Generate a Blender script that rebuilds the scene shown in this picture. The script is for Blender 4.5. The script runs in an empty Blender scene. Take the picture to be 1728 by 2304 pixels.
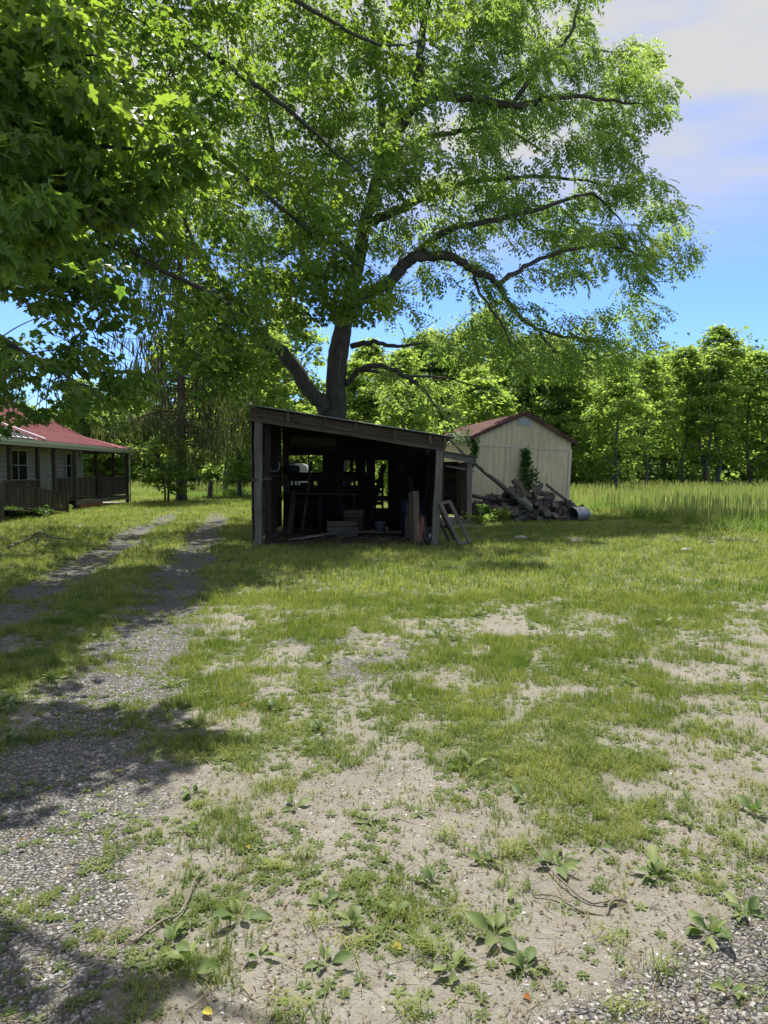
import bpy, math, random
import numpy as np
from mathutils import Matrix, Vector, Euler

random.seed(7)
RNG = np.random.default_rng(7)
S = bpy.context.scene
COL = S.collection
R = math.radians

# ------------------------------------------------------------------ camera
F, PITCH, EYE = 1650.0, math.atan(90 / 1650.0), 1.6
cam = bpy.data.cameras.new('camera')
cam.sensor_fit = 'VERTICAL'; cam.sensor_height = 34.56; cam.lens = 34.56 * F / 2304
cam.clip_start = 0.05; cam.clip_end = 3000
camo = bpy.data.objects.new('camera', cam); COL.objects.link(camo)
camo.location = (0, 0, EYE); camo.rotation_euler = (math.pi / 2 - PITCH, 0, 0)
S.camera = camo

# ------------------------------------------------------------------ light
SUN_EL, SUN_AZ = R(68), R(-10)           # azimuth from +Y, negative is left
w = bpy.data.worlds.new('World'); S.world = w; w.use_nodes = True
nt = w.node_tree; nt.nodes.clear()
def N(tree, t, **k):
    n = tree.nodes.new(t)
    for a, b in k.items():
        if a.startswith('i_'):
            n.inputs[a[2:].replace('_', ' ')].default_value = b
        else: setattr(n, a, b)
    return n
out = N(nt, 'ShaderNodeOutputWorld'); bg = N(nt, 'ShaderNodeBackground'); bg.inputs[1].default_value = 0.135
sky = N(nt, 'ShaderNodeTexSky'); sky.sky_type = 'NISHITA'; sky.sun_disc = False
sky.sun_elevation = SUN_EL; sky.sun_rotation = SUN_AZ; sky.altitude = 300; sky.air_density = 1.0; sky.dust_density = 0.4; sky.ozone_density = 4.0
tc = N(nt, 'ShaderNodeTexCoord'); sep = N(nt, 'ShaderNodeSeparateXYZ'); nt.links.new(tc.outputs['Generated'], sep.inputs[0])
mz = N(nt, 'ShaderNodeMath', operation='MAXIMUM'); mz.inputs[1].default_value = 0.03; nt.links.new(sep.outputs[2], mz.inputs[0])
dv = N(nt, 'ShaderNodeVectorMath', operation='DIVIDE'); nt.links.new(tc.outputs['Generated'], dv.inputs[0])
cmb = N(nt, 'ShaderNodeCombineXYZ')
for i in range(3): nt.links.new(mz.outputs[0], cmb.inputs[i])
nt.links.new(cmb.outputs[0], dv.inputs[1])
mp = N(nt, 'ShaderNodeMapping'); mp.inputs['Scale'].default_value = (0.42, 0.95, 0.0); mp.inputs['Rotation'].default_value = (0, 0, R(24)); mp.inputs['Location'].default_value = (0.3, 0.2, 0)
nt.links.new(dv.outputs[0], mp.inputs[0])
no = N(nt, 'ShaderNodeTexNoise'); no.inputs['Scale'].default_value = 3.6; no.inputs['Detail'].default_value = 7; no.inputs['Roughness'].default_value = 0.5; no.inputs['Distortion'].default_value = 0.35
nt.links.new(mp.outputs[0], no.inputs[0])
mr = N(nt, 'ShaderNodeMapRange'); mr.inputs[1].default_value = 0.32; mr.inputs[2].default_value = 0.66; mr.inputs[3].default_value = 0.0; mr.inputs[4].default_value = 1.0
nt.links.new(no.outputs[0], mr.inputs[0])
el = N(nt, 'ShaderNodeMapRange'); el.inputs[1].default_value = 0.20; el.inputs[2].default_value = 0.42; el.interpolation_type = 'SMOOTHSTEP'
nt.links.new(sep.outputs[2], el.inputs[0])
ml = N(nt, 'ShaderNodeMath', operation='MULTIPLY'); nt.links.new(mr.outputs[0], ml.inputs[0]); nt.links.new(el.outputs[0], ml.inputs[1])
ad = N(nt, 'ShaderNodeMath', operation='MULTIPLY_ADD'); ad.inputs[1].default_value = 0.58; nt.links.new(el.outputs[0], ad.inputs[0])
m5 = N(nt, 'ShaderNodeMath', operation='MULTIPLY'); m5.inputs[1].default_value = 0.60; nt.links.new(ml.outputs[0], m5.inputs[0]); nt.links.new(m5.outputs[0], ad.inputs[2])
tn = N(nt, 'ShaderNodeMix', data_type='RGBA'); tn.blend_type = 'MULTIPLY'; tn.inputs['Factor'].default_value = 1; nt.links.new(sky.outputs[0], tn.inputs['A']); tn.inputs['B'].default_value = (0.50, 0.64, 0.96, 1)
mx = N(nt, 'ShaderNodeMix', data_type='RGBA'); nt.links.new(ad.outputs[0], mx.inputs['Factor']); nt.links.new(tn.outputs['Result'], mx.inputs['A']); mx.inputs['B'].default_value = (2.7, 2.72, 2.78, 1)
nt.links.new(mx.outputs['Result'], bg.inputs[0]); nt.links.new(bg.outputs[0], out.inputs[0])

sd = bpy.data.lights.new('sun', 'SUN'); sd.energy = 5.0; sd.angle = R(0.53); sd.color = (1.0, 0.95, 0.86)
so = bpy.data.objects.new('sun', sd); COL.objects.link(so); so.location = (0, 30, 60)
sdir = Vector((math.sin(SUN_AZ) * math.cos(SUN_EL), math.cos(SUN_AZ) * math.cos(SUN_EL), math.sin(SUN_EL)))
so.rotation_euler = sdir.to_track_quat('Z', 'Y').to_euler()
S.view_settings.view_transform = 'Standard'; S.view_settings.look = 'None'
S.view_settings.gamma = 1; S.view_settings.exposure = 0.95; S.view_settings.use_curve_mapping = False
S.cycles.max_bounces = 7; S.cycles.diffuse_bounces = 4; S.cycles.glossy_bounces = 2; S.cycles.transmission_bounces = 4; S.cycles.transparent_max_bounces = 4

# ------------------------------------------------------------------ helpers
def at(px, py, Y):
    """world point at depth Y seen at photo pixel"""
    u = (px - 864) / F; v = (1152 - py) / F
    dy = math.cos(PITCH) + v * math.sin(PITCH); dz = -math.sin(PITCH) + v * math.cos(PITCH)
    return np.array([u / dy * Y, Y, EYE + dz / dy * Y])
def gnd(px, py):
    v = (1152 - py) / F
    dy = math.cos(PITCH) + v * math.sin(PITCH); dz = -math.sin(PITCH) + v * math.cos(PITCH)
    t = -EYE / dz
    return np.array([(px - 864) / F * t, dy * t, 0.0])

def hash2(ix, iy, seed):
    h = (ix.astype(np.int64) * 374761393 + iy.astype(np.int64) * 668265263 + seed * 1442695041) & 0xffffffff
    h = ((h ^ (h >> 13)) * 1274126177) & 0xffffffff
    return ((h ^ (h >> 16)) & 0xffff) / 65535.0
def vnoise(x, y, seed=0):
    x = np.asarray(x, float); y = np.asarray(y, float)
    ix = np.floor(x); iy = np.floor(y); fx = x - ix; fy = y - iy
    fx = fx * fx * (3 - 2 * fx); fy = fy * fy * (3 - 2 * fy)
    a = hash2(ix, iy, seed); b = hash2(ix + 1, iy, seed); c = hash2(ix, iy + 1, seed); d = hash2(ix + 1, iy + 1, seed)
    return (a * (1 - fx) + b * fx) * (1 - fy) + (c * (1 - fx) + d * fx) * fy
def fbm(x, y, seed=0, oct=4):
    s = 0; a = 0.5; t = 0
    for k in range(oct):
        s = s + a * vnoise(x * 2 ** k + 17.3 * k, y * 2 ** k - 9.1 * k, seed + k); t += a; a *= 0.55
    return s / t
def sst(a, b, x):
    t = np.clip((x - a) / (b - a), 0, 1); return t * t * (3 - 2 * t)

def wmat(o):
    return (wmat(o.parent) if o.parent else Matrix.Identity(4)) @ o.matrix_basis
def props(o, label=None, cat=None, group=None, kind=None):
    if label: o['label'] = label
    if cat: o['category'] = cat
    if group: o['group'] = group
    if kind: o['kind'] = kind
    return o
def empty(name, loc, label, cat, group=None, rot=(0, 0, 0), parent=None):
    o = bpy.data.objects.new(name, None); COL.objects.link(o); o.empty_display_size = 0.2
    o.matrix_basis = Matrix.Translation(Vector(loc)) @ Euler(rot).to_matrix().to_4x4()
    if parent: o.parent = parent
    return props(o, label, cat, group)
def link(name, me, parent=None, M=None, world=True):
    o = bpy.data.objects.new(name, me); COL.objects.link(o)
    if parent:
        o.parent = parent
        o.matrix_basis = (wmat(parent).inverted() @ (M or Matrix.Identity(4))) if world else (M or Matrix.Identity(4))
    elif M: o.matrix_basis = M
    return o
def copy_tree(o, parent=None):
    c = o.copy(); COL.objects.link(c); c.parent = parent
    c.matrix_parent_inverse = Matrix.Identity(4)
    for ch in list(o.children): copy_tree(ch, c)
    return c

class Acc:
    def __init__(s): s.V = []; s.L = []; s.T = []; s.A = []; s.n = 0
    def stamp(s, tv, tf, pos, Rm, sc, tint):
        n = len(pos)
        if n == 0: return
        tv = np.asarray(tv, float); sc = np.broadcast_to(np.asarray(sc, float), (n,)) if np.ndim(sc) < 2 else sc
        t = tv[None] * (sc[:, None, None] if np.ndim(sc) == 1 else sc[:, None, :])
        v = np.einsum('nij,nkj->nki', Rm, t) + np.asarray(pos)[:, None, :]
        fl = np.concatenate([np.array(f) for f in tf]); ln = np.array([len(f) for f in tf])
        off = (np.arange(n) * len(tv) + s.n)[:, None]
        s.L.append((fl[None] + off).ravel()); s.T.append(np.tile(ln, n)); s.V.append(v.reshape(-1, 3))
        s.A.append(np.repeat(np.broadcast_to(tint, (n,)), len(tv))); s.n += n * len(tv)
    def tube(s, pts, rad, sides=6, tint=0.5, caps=True, bump=0.0):
        P = np.asarray(pts, float); n = len(P); rad = np.broadcast_to(rad, (n,))
        d = np.gradient(P, axis=0); d /= np.linalg.norm(d, axis=1)[:, None] + 1e-9
        u = np.cross(d[0], [0.3, 0.2, 1.0]); 
        if np.linalg.norm(u) < 1e-3: u = np.cross(d[0], [1, 0, 0.])
        u /= np.linalg.norm(u); rings = []
        a = np.arange(sides) / sides * 2 * math.pi
        for i in range(n):
            u = u - d[i] * np.dot(u, d[i]); u /= np.linalg.norm(u); vv = np.cross(d[i], u)
            rr = rad[i] * (1 + bump * (RNG.random(sides) - 0.5))
            rings.append(P[i] + (np.cos(a)[:, None] * u + np.sin(a)[:, None] * vv) * rr[:, None])
        s.V.append(np.concatenate(rings)); b = s.n
        f = []
        for i in range(n - 1):
            for k in range(sides):
                k2 = (k + 1) % sides
                f.append((b + i * sides + k, b + i * sides + k2, b + (i + 1) * sides + k2, b + (i + 1) * sides + k))
        s.L.append(np.array(f).ravel()); s.T.append(np.full(len(f), 4))
        if caps:
            s.L.append(np.arange(b, b + sides)[::-1]); s.T.append(np.array([sides]))
            s.L.append(np.arange(b + (n - 1) * sides, b + n * sides)); s.T.append(np.array([sides]))
        s.A.append(np.full(n * sides, tint)); s.n += n * sides
    def raw(s, v, faces, tint=0.5):
        v = np.asarray(v, float); s.V.append(v)
        for f in faces:
            s.L.append(np.array(f) + s.n); s.T.append(np.array([len(f)]))
        s.A.append(np.full(len(v), tint)); s.n += len(v)
    def box(s, lo, hi, tint=0.5):
        x0, y0, z0 = lo; x1, y1, z1 = hi
        v = [(x0, y0, z0), (x1, y0, z0), (x1, y1, z0), (x0, y1, z0), (x0, y0, z1), (x1, y0, z1), (x1, y1, z1), (x0, y1, z1)]
        s.raw(v, [(0, 3, 2, 1), (4, 5, 6, 7), (0, 1, 5, 4), (1, 2, 6, 5), (2, 3, 7, 6), (3, 0, 4, 7)], tint)
    def mesh(s, name, mat, smooth=False, org=None):
        V = np.concatenate(s.V)
        if org is not None: V = V - np.asarray(org)[None]
        L = np.concatenate(s.L).astype(np.int32); T = np.concatenate(s.T).astype(np.int32); A = np.concatenate(s.A).astype(np.float32)
        me = bpy.data.meshes.new(name)
        me.vertices.add(len(V)); me.vertices.foreach_set('co', V.astype(np.float32).ravel())
        me.loops.add(len(L)); me.loops.foreach_set('vertex_index', L)
        me.polygons.add(len(T)); me.polygons.foreach_set('loop_start', np.concatenate([[0], np.cumsum(T)[:-1]]).astype(np.int32))
        me.polygons.foreach_set('use_smooth', np.full(len(T), smooth))
        at_ = me.attributes.new('tint', 'FLOAT', 'POINT'); at_.data.foreach_set('value', A)
        me.update(calc_edges=True); me.materials.append(mat)
        return me
    def build(s, name, mat, parent=None, smooth=False, kind=None):
        if parent:
            o = link(name, s.mesh(name, mat, smooth), parent)       # world-coordinate vertices
            o.matrix_basis = wmat(parent).inverted()
        else:
            o = link(name, s.mesh(name, mat, smooth))
        if kind: o['kind'] = kind
        return o

def frames(tip, nrm):
    """rotation matrices with local +Y = tip, +Z ~ nrm"""
    t = tip / (np.linalg.norm(tip, axis=1)[:, None] + 1e-9)
    x = np.cross(t, nrm); x /= (np.linalg.norm(x, axis=1)[:, None] + 1e-9)
    z = np.cross(x, t)
    return np.stack([x, t, z], axis=2)
def yawpitch(yaw, pitch, roll):
    """leaf frames: tip heads out at yaw, pitched (negative is down), rolled"""
    t = np.stack([np.cos(yaw) * np.cos(pitch), np.sin(yaw) * np.cos(pitch), np.sin(pitch)], 1)
    u = np.stack([-np.cos(yaw) * np.sin(pitch), -np.sin(yaw) * np.sin(pitch), np.cos(pitch)], 1)
    sdv = np.cross(t, u)
    n = u * np.cos(roll)[:, None] + sdv * np.sin(roll)[:, None]
    return frames(t, n)
def smooth_line(P, m=5, jit=0.0):
    P = np.asarray(P, float); Q = np.vstack([2 * P[0] - P[1], P, 2 * P[-1] - P[-2]]); o = []
    for i in range(1, len(Q) - 2):
        for k in range(m):
            t = k / m
            o.append(0.5 * ((2 * Q[i]) + (-Q[i - 1] + Q[i + 1]) * t + (2 * Q[i - 1] - 5 * Q[i] + 4 * Q[i + 1] - Q[i + 2]) * t * t + (-Q[i - 1] + 3 * Q[i] - 3 * Q[i + 1] + Q[i + 2]) * t ** 3))
    o.append(P[-1]); o = np.array(o)
    if jit: o[1:-1] += RNG.normal(0, jit, (len(o) - 2, 3))
    return o
def in_poly(px, py, poly):
    c = np.zeros(len(px), bool); n = len(poly)
    for i in range(n):
        x1, y1 = poly[i]; x2, y2 = poly[(i + 1) % n]
        cond = ((y1 > py) != (y2 > py)) & (px < (x2 - x1) * (py - y1) / (y2 - y1 + 1e-9) + x1)
        c ^= cond
    return c
def fill(poly, n, rng, mind=0):
    xs = [p[0] for p in poly]; ys = [p[1] for p in poly]; o = []
    tries = 0
    while len(o) < n and tries < 60 * n:
        tries += 1
        x = rng.uniform(min(xs), max(xs)); y = rng.uniform(min(ys), max(ys))
        if not in_poly(np.array([x]), np.array([y]), poly)[0]: continue
        if mind and any((x - a) ** 2 + (y - b) ** 2 < mind * mind for a, b in o[-400:]): continue
        o.append((x, y))
    return o

# ------------------------------------------------------------------ materials
def newmat(name):
    m = bpy.data.materials.new(name); m.use_nodes = True; m.node_tree.nodes.clear(); return m, m.node_tree
def ramp(t, fac, stops, interp='LINEAR'):
    r = t.nodes.new('ShaderNodeValToRGB'); r.color_ramp.interpolation = interp
    e = r.color_ramp.elements
    while len(e) > 1: e.remove(e[-1])
    e[0].position = stops[0][0]; e[0].color = (*stops[0][1], 1)
    for p, c in stops[1:]:
        k = e.new(p); k.color = (*c, 1)
    t.links.new(fac, r.inputs[0]); return r.outputs[0]
def noise(t, vec, scale, detail=3, rough=0.55, out=0, dist=0):
    n = t.nodes.new('ShaderNodeTexNoise'); n.inputs['Scale'].default_value = scale; n.inputs['Detail'].default_value = detail
    n.inputs['Roughness'].default_value = rough; n.inputs['Distortion'].default_value = dist
    if vec is not None: t.links.new(vec, n.inputs[0])
    return n.outputs[out]
def mapping(t, vec, sc=(1, 1, 1), loc=(0, 0, 0)):
    m = t.nodes.new('ShaderNodeMapping'); m.inputs['Scale'].default_value = sc; m.inputs['Location'].default_value = loc
    t.links.new(vec, m.inputs[0]); return m.outputs[0]
def math_(t, op, a, b=None, c=None):
    m = t.nodes.new('ShaderNodeMath'); m.operation = op
    for i, v in enumerate((a, b, c)):
        if v is None: continue
        if isinstance(v, (int, float)): m.inputs[i].default_value = v
        else: t.links.new(v, m.inputs[i])
    return m.outputs[0]
def mixc(t, f, a, b, mode='MIX'):
    m = t.nodes.new('ShaderNodeMix'); m.data_type = 'RGBA'; m.blend_type = mode
    for k, v in (('Factor', f), ('A', a), ('B', b)):
        if isinstance(v, (int, float)): m.inputs[k].default_value = v
        elif isinstance(v, tuple): m.inputs[k].default_value = (*v, 1)
        else: t.links.new(v, m.inputs[k])
    return m.outputs['Result']
def attr(t, name):
    a = t.nodes.new('ShaderNodeAttribute'); a.attribute_name = name; return a.outputs['Fac']
def bump(t, h, strength=0.5, dist=0.01):
    b = t.nodes.new('ShaderNodeBump'); b.inputs['Strength'].default_value = strength; b.inputs['Distance'].default_value = dist
    t.links.new(h, b.inputs['Height']); return b.outputs[0]
def finish(t, col, rough=0.8, spec=0.3, nrm=None, metal=0.0):
    p = t.nodes.new('ShaderNodeBsdfPrincipled'); o = t.nodes.new('ShaderNodeOutputMaterial')
    if isinstance(col, tuple): p.inputs['Base Color'].default_value = (*col, 1)
    else: t.links.new(col, p.inputs['Base Color'])
    if isinstance(rough, (int, float)): p.inputs['Roughness'].default_value = rough
    else: t.links.new(rough, p.inputs['Roughness'])
    p.inputs['Specular IOR Level'].default_value = spec; p.inputs['Metallic'].default_value = metal
    if nrm is not None: t.links.new(nrm, p.inputs['Normal'])
    t.links.new(p.outputs[0], o.inputs[0]); return p

def leaf_mat(name, c0, c1, t0, t1, trans=0.45, rough=0.5, spec=0.35):
    m, t = newmat(name); a = attr(t, 'tint')
    col = ramp(t, a, [(0, c0), (1, c1)]); tcol = ramp(t, a, [(0, t0), (1, t1)])
    p = t.nodes.new('ShaderNodeBsdfPrincipled'); t.links.new(col, p.inputs['Base Color']); p.inputs['Roughness'].default_value = rough
    p.inputs['Specular IOR Level'].default_value = spec
    tr = t.nodes.new('ShaderNodeBsdfTranslucent'); t.links.new(tcol, tr.inputs[0])
    mx = t.nodes.new('ShaderNodeMixShader'); mx.inputs[0].default_value = trans
    t.links.new(p.outputs[0], mx.inputs[1]); t.links.new(tr.outputs[0], mx.inputs[2])
    o = t.nodes.new('ShaderNodeOutputMaterial'); t.links.new(mx.outputs[0], o.inputs[0]); return m
M = {}
M['maple'] = leaf_mat('maple leaf', (0.042, 0.09, 0.02), (0.095, 0.155, 0.032), (0.20, 0.37, 0.035), (0.43, 0.57, 0.055), 0.50, 0.42, 0.45)
M['walnut'] = leaf_mat('walnut leaf', (0.06, 0.12, 0.028), (0.13, 0.20, 0.045), (0.24, 0.42, 0.06), (0.44, 0.58, 0.10), 0.5)
M['spruce'] = leaf_mat('spruce needle', (0.035, 0.05, 0.022), (0.075, 0.095, 0.04), (0.10, 0.15, 0.04), (0.2, 0.26, 0.06), 0.3, 0.65, 0.2)
M['wood_l'] = leaf_mat('woodland leaf', (0.075, 0.14, 0.04), (0.18, 0.25, 0.065), (0.26, 0.42, 0.06), (0.50, 0.64, 0.11), 0.55, 0.6, 0.2)
M['wood_d'] = leaf_mat('dark woodland leaf', (0.04, 0.085, 0.028), (0.10, 0.16, 0.045), (0.16, 0.28, 0.05), (0.32, 0.46, 0.08), 0.5, 0.6, 0.2)
M['vine'] = leaf_mat('vine leaf', (0.02, 0.065, 0.012), (0.05, 0.13, 0.02), (0.08, 0.2, 0.02), (0.2, 0.38, 0.03), 0.35)
M['grass'] = leaf_mat('grass blade', (0.075, 0.125, 0.026), (0.255, 0.275, 0.075), (0.22, 0.33, 0.035), (0.46, 0.52, 0.10), 0.38, 0.55, 0.25)
M['meadow'] = leaf_mat('meadow grass', (0.08, 0.15, 0.028), (0.26, 0.28, 0.09), (0.2, 0.34, 0.04), (0.42, 0.48, 0.12), 0.38, 0.7, 0.15)
M['plantain'] = leaf_mat('plantain leaf', (0.06, 0.105, 0.032), (0.17, 0.205, 0.07), (0.12, 0.24, 0.03), (0.28, 0.40, 0.06), 0.28, 0.58, 0.25)
M['dryleaf'] = leaf_mat('dry leaf', (0.28, 0.10, 0.03), (0.42, 0.36, 0.06), (0.3, 0.12, 0.03), (0.5, 0.4, 0.06), 0.3)
M['straw'] = leaf_mat('dry straw', (0.10, 0.08, 0.05), (0.32, 0.27, 0.17), (0.15, 0.12, 0.07), (0.3, 0.25, 0.15), 0.2, 0.8, 0.1)

def bark_mat(name, c0, c1, sx=9, sz=1.6, bd=0.035):
    m, t = newmat(name); g = t.nodes.new('ShaderNodeNewGeometry'); v = mapping(t, g.outputs['Position'], (sx, sx, sz))
    n1 = noise(t, v, 1.6, 5, 0.65, 0, 0.6); n2 = noise(t, g.outputs['Position'], 2.2, 3)
    vo = t.nodes.new('ShaderNodeTexVoronoi'); vo.feature = 'DISTANCE_TO_EDGE'; vo.inputs['Scale'].default_value = 1.3; t.links.new(v, vo.inputs[0])
    h = math_(t, 'ADD', math_(t, 'MULTIPLY', n1, 0.7), math_(t, 'MULTIPLY', vo.outputs[0], 0.8))
    c = ramp(t, h, [(0.25, c0), (0.75, c1)]); c = mixc(t, math_(t, 'MULTIPLY', n2, 0.5), c, (0.11, 0.12, 0.09))
    finish(t, c, 0.9, 0.15, bump(t, h, 0.9, bd)); return m
M['bark'] = bark_mat('walnut bark', (0.022, 0.018, 0.014), (0.095, 0.08, 0.065))
M['bark_s'] = bark_mat('spruce bark', (0.05, 0.035, 0.027), (0.16, 0.115, 0.09), 14, 5, 0.02)
M['bark_g'] = bark_mat('grey bark', (0.05, 0.045, 0.037), (0.17, 0.155, 0.13), 12, 3, 0.02)
M['twig'] = bark_mat('dead twig', (0.10, 0.08, 0.06), (0.28, 0.24, 0.19), 60, 60, 0.003)

def wood_mat(name, c0, c1, c2, scale=1.0):
    """weathered board: grain runs along the board's own X axis"""
    m, t = newmat(name); tcn = t.nodes.new('ShaderNodeTexCoord'); oi = t.nodes.new('ShaderNodeObjectInfo')
    cb = t.nodes.new('ShaderNodeCombineXYZ')
    t.links.new(math_(t, 'MULTIPLY', oi.outputs['Random'], 37.0), cb.inputs[0]); t.links.new(math_(t, 'MULTIPLY', oi.outputs['Random'], 91.0), cb.inputs[1])
    va = t.nodes.new('ShaderNodeVectorMath'); va.operation = 'ADD'; t.links.new(tcn.outputs['Object'], va.inputs[0]); t.links.new(cb.outputs[0], va.inputs[1])
    g = noise(t, mapping(t, va.outputs[0], (1.2 * scale, 34 * scale, 34 * scale)), 1.0, 5, 0.65, 0, 0.4)
    b = noise(t, mapping(t, va.outputs[0], (1.0, 3, 3)), 1.3, 3)
    knot = noise(t, mapping(t, va.outputs[0], (5, 22, 22)), 0.8, 2)
    c = ramp(t, g, [(0.3, c0), (0.55, c1), (0.75, c2)])
    c = mixc(t, ramp(t, b, [(0.4, (0, 0, 0)), (0.7, (1, 1, 1))]), c, tuple(x * 0.6 for x in c1))
    c = mixc(t, ramp(t, knot, [(0.70, (0, 0, 0)), (0.76, (1, 1, 1))]), c, tuple(x * 0.35 for x in c0))
    hs = t.nodes.new('ShaderNodeHueSaturation'); t.links.new(c, hs.inputs['Color'])
    t.links.new(math_(t, 'MULTIPLY_ADD', oi.outputs['Random'], 0.6, 0.7), hs.inputs['Value'])
    finish(t, hs.outputs[0], 0.9, 0.1, bump(t, g, 0.8, 0.008)); return m
M['grey_wood'] = wood_mat('weathered grey wood', (0.08, 0.07, 0.052), (0.19, 0.17, 0.13), (0.33, 0.30, 0.24))
M['brown_wood'] = wood_mat('aged brown wood', (0.07, 0.05, 0.032), (0.14, 0.105, 0.07), (0.22, 0.17, 0.12))
M['dark_wood'] = wood_mat('dark shade-toned wood', (0.022, 0.018, 0.014), (0.045, 0.037, 0.03), (0.08, 0.068, 0.055))  # shade of the shed interior is put into this very dark tone
M['porch_wood'] = wood_mat('stained porch wood', (0.05, 0.042, 0.033), (0.11, 0.095, 0.075), (0.18, 0.16, 0.13))
M['log_wood'] = wood_mat('split firewood', (0.045, 0.038, 0.033), (0.11, 0.098, 0.086), (0.24, 0.215, 0.19), 0.8)
M['log_end'] = wood_mat('pale cut wood', (0.11, 0.095, 0.08), (0.19, 0.17, 0.14), (0.3, 0.27, 0.23))

def paint_mat(name, c, rough=0.6, spec=0.3, dirt=0.25, dirtc=(0.2, 0.18, 0.12), streak=True, metal=0.0):
    m, t = newmat(name); g = t.nodes.new('ShaderNodeNewGeometry')
    v = mapping(t, g.outputs['Position'], (6, 6, 0.8) if streak else (2, 2, 2))
    n = noise(t, v, 1.2, 5, 0.65); n2 = noise(t, g.outputs['Position'], 0.9, 4)
    k = math_(t, 'MULTIPLY', ramp(t, n, [(0.4, (0, 0, 0)), (0.8, (1, 1, 1))]), dirt)
    k2 = math_(t, 'MULTIPLY', ramp(t, n2, [(0.4, (0, 0, 0)), (0.75, (1, 1, 1))]), dirt * 0.8)
    col = mixc(t, k, c, dirtc); col = mixc(t, k2, col, tuple(x * 0.7 for x in c))
    finish(t, col, rough, spec, bump(t, noise(t, g.outputs['Position'], 40, 3), 0.15, 0.004), metal); return m
M['cream'] = paint_mat('cream painted panel', (0.66, 0.55, 0.32), 0.65, 0.15, 0.75, (0.30, 0.28, 0.17))
M['cream_trim'] = paint_mat('cream trim', (0.58, 0.52, 0.35), 0.55, 0.25, 0.25)
M['siding'] = paint_mat('pale yellow vinyl', (0.36, 0.345, 0.265), 0.5, 0.3, 0.15)
M['white'] = paint_mat('white trim', (0.5, 0.5, 0.45), 0.5, 0.3, 0.15)
M['gutter'] = paint_mat('pale green gutter', (0.50, 0.54, 0.44), 0.4, 0.4, 0.2)
M['red_roof'] = paint_mat('faded red metal roofing', (0.21, 0.055, 0.06), 0.6, 0.25, 0.55, (0.33, 0.14, 0.13), False)
M['rust_roof'] = paint_mat('brown red metal roofing', (0.075, 0.038, 0.033), 0.75, 0.12, 0.6, (0.28, 0.14, 0.11), False)
M['grey_metal'] = paint_mat('grey metal roofing', (0.45, 0.43, 0.48), 0.38, 0.5, 0.2, (0.3, 0.25, 0.25), False)
M['rib'] = paint_mat('dark rib', (0.06, 0.05, 0.055), 0.5, 0.4, 0.1)
M['zinc'] = paint_mat('galvanised steel', (0.26, 0.265, 0.26), 0.45, 0.5, 0.4, (0.2, 0.17, 0.13), True, 0.6)
M['rubber'] = paint_mat('black rubber', (0.022, 0.022, 0.022), 0.7, 0.3, 0.4, (0.07, 0.06, 0.05))
M['black_metal'] = paint_mat('black iron', (0.03, 0.028, 0.027), 0.55, 0.4, 0.3)
M['pinkred'] = paint_mat('faded red plastic', (0.36, 0.11, 0.08), 0.6, 0.3, 0.3)
M['blue'] = paint_mat('faded blue plastic', (0.012, 0.016, 0.055), 0.5, 0.3, 0.3)
M['pale'] = paint_mat('dusty pale paint', (0.34, 0.35, 0.35), 0.6, 0.2, 0.4)
M['tan_box'] = paint_mat('brown cardboard', (0.28, 0.2, 0.12), 0.8, 0.1, 0.3)
m_, t_ = newmat('window glass'); finish(t_, (0.012, 0.014, 0.015), 0.06, 0.6); M['glass'] = m_
m_, t_ = newmat('brick'); oi = t_.nodes.new('ShaderNodeObjectInfo'); finish(t_, ramp(t_, oi.outputs['Random'], [(0, (0.22, 0.07, 0.045)), (1, (0.40, 0.16, 0.10))]), 0.85, 0.2); M['brick'] = m_
m_, t_ = newmat('stone chip'); a_ = attr(t_, 'tint')
g_ = t_.nodes.new('ShaderNodeNewGeometry')
finish(t_, mixc(t_, 0.3, ramp(t_, a_, [(0, (0.13, 0.125, 0.125)), (0.4, (0.24, 0.235, 0.23)), (0.8, (0.34, 0.325, 0.305)), (0.97, (0.36, 0.345, 0.325)), (1.0, (0.48, 0.46, 0.43))]), ramp(t_, noise(t_, g_.outputs['Position'], 180, 3), [(0.3, (0.15, 0.14, 0.13)), (0.7, (0.42, 0.4, 0.37))])), 0.75, 0.35); M['stone'] = m_

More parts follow.
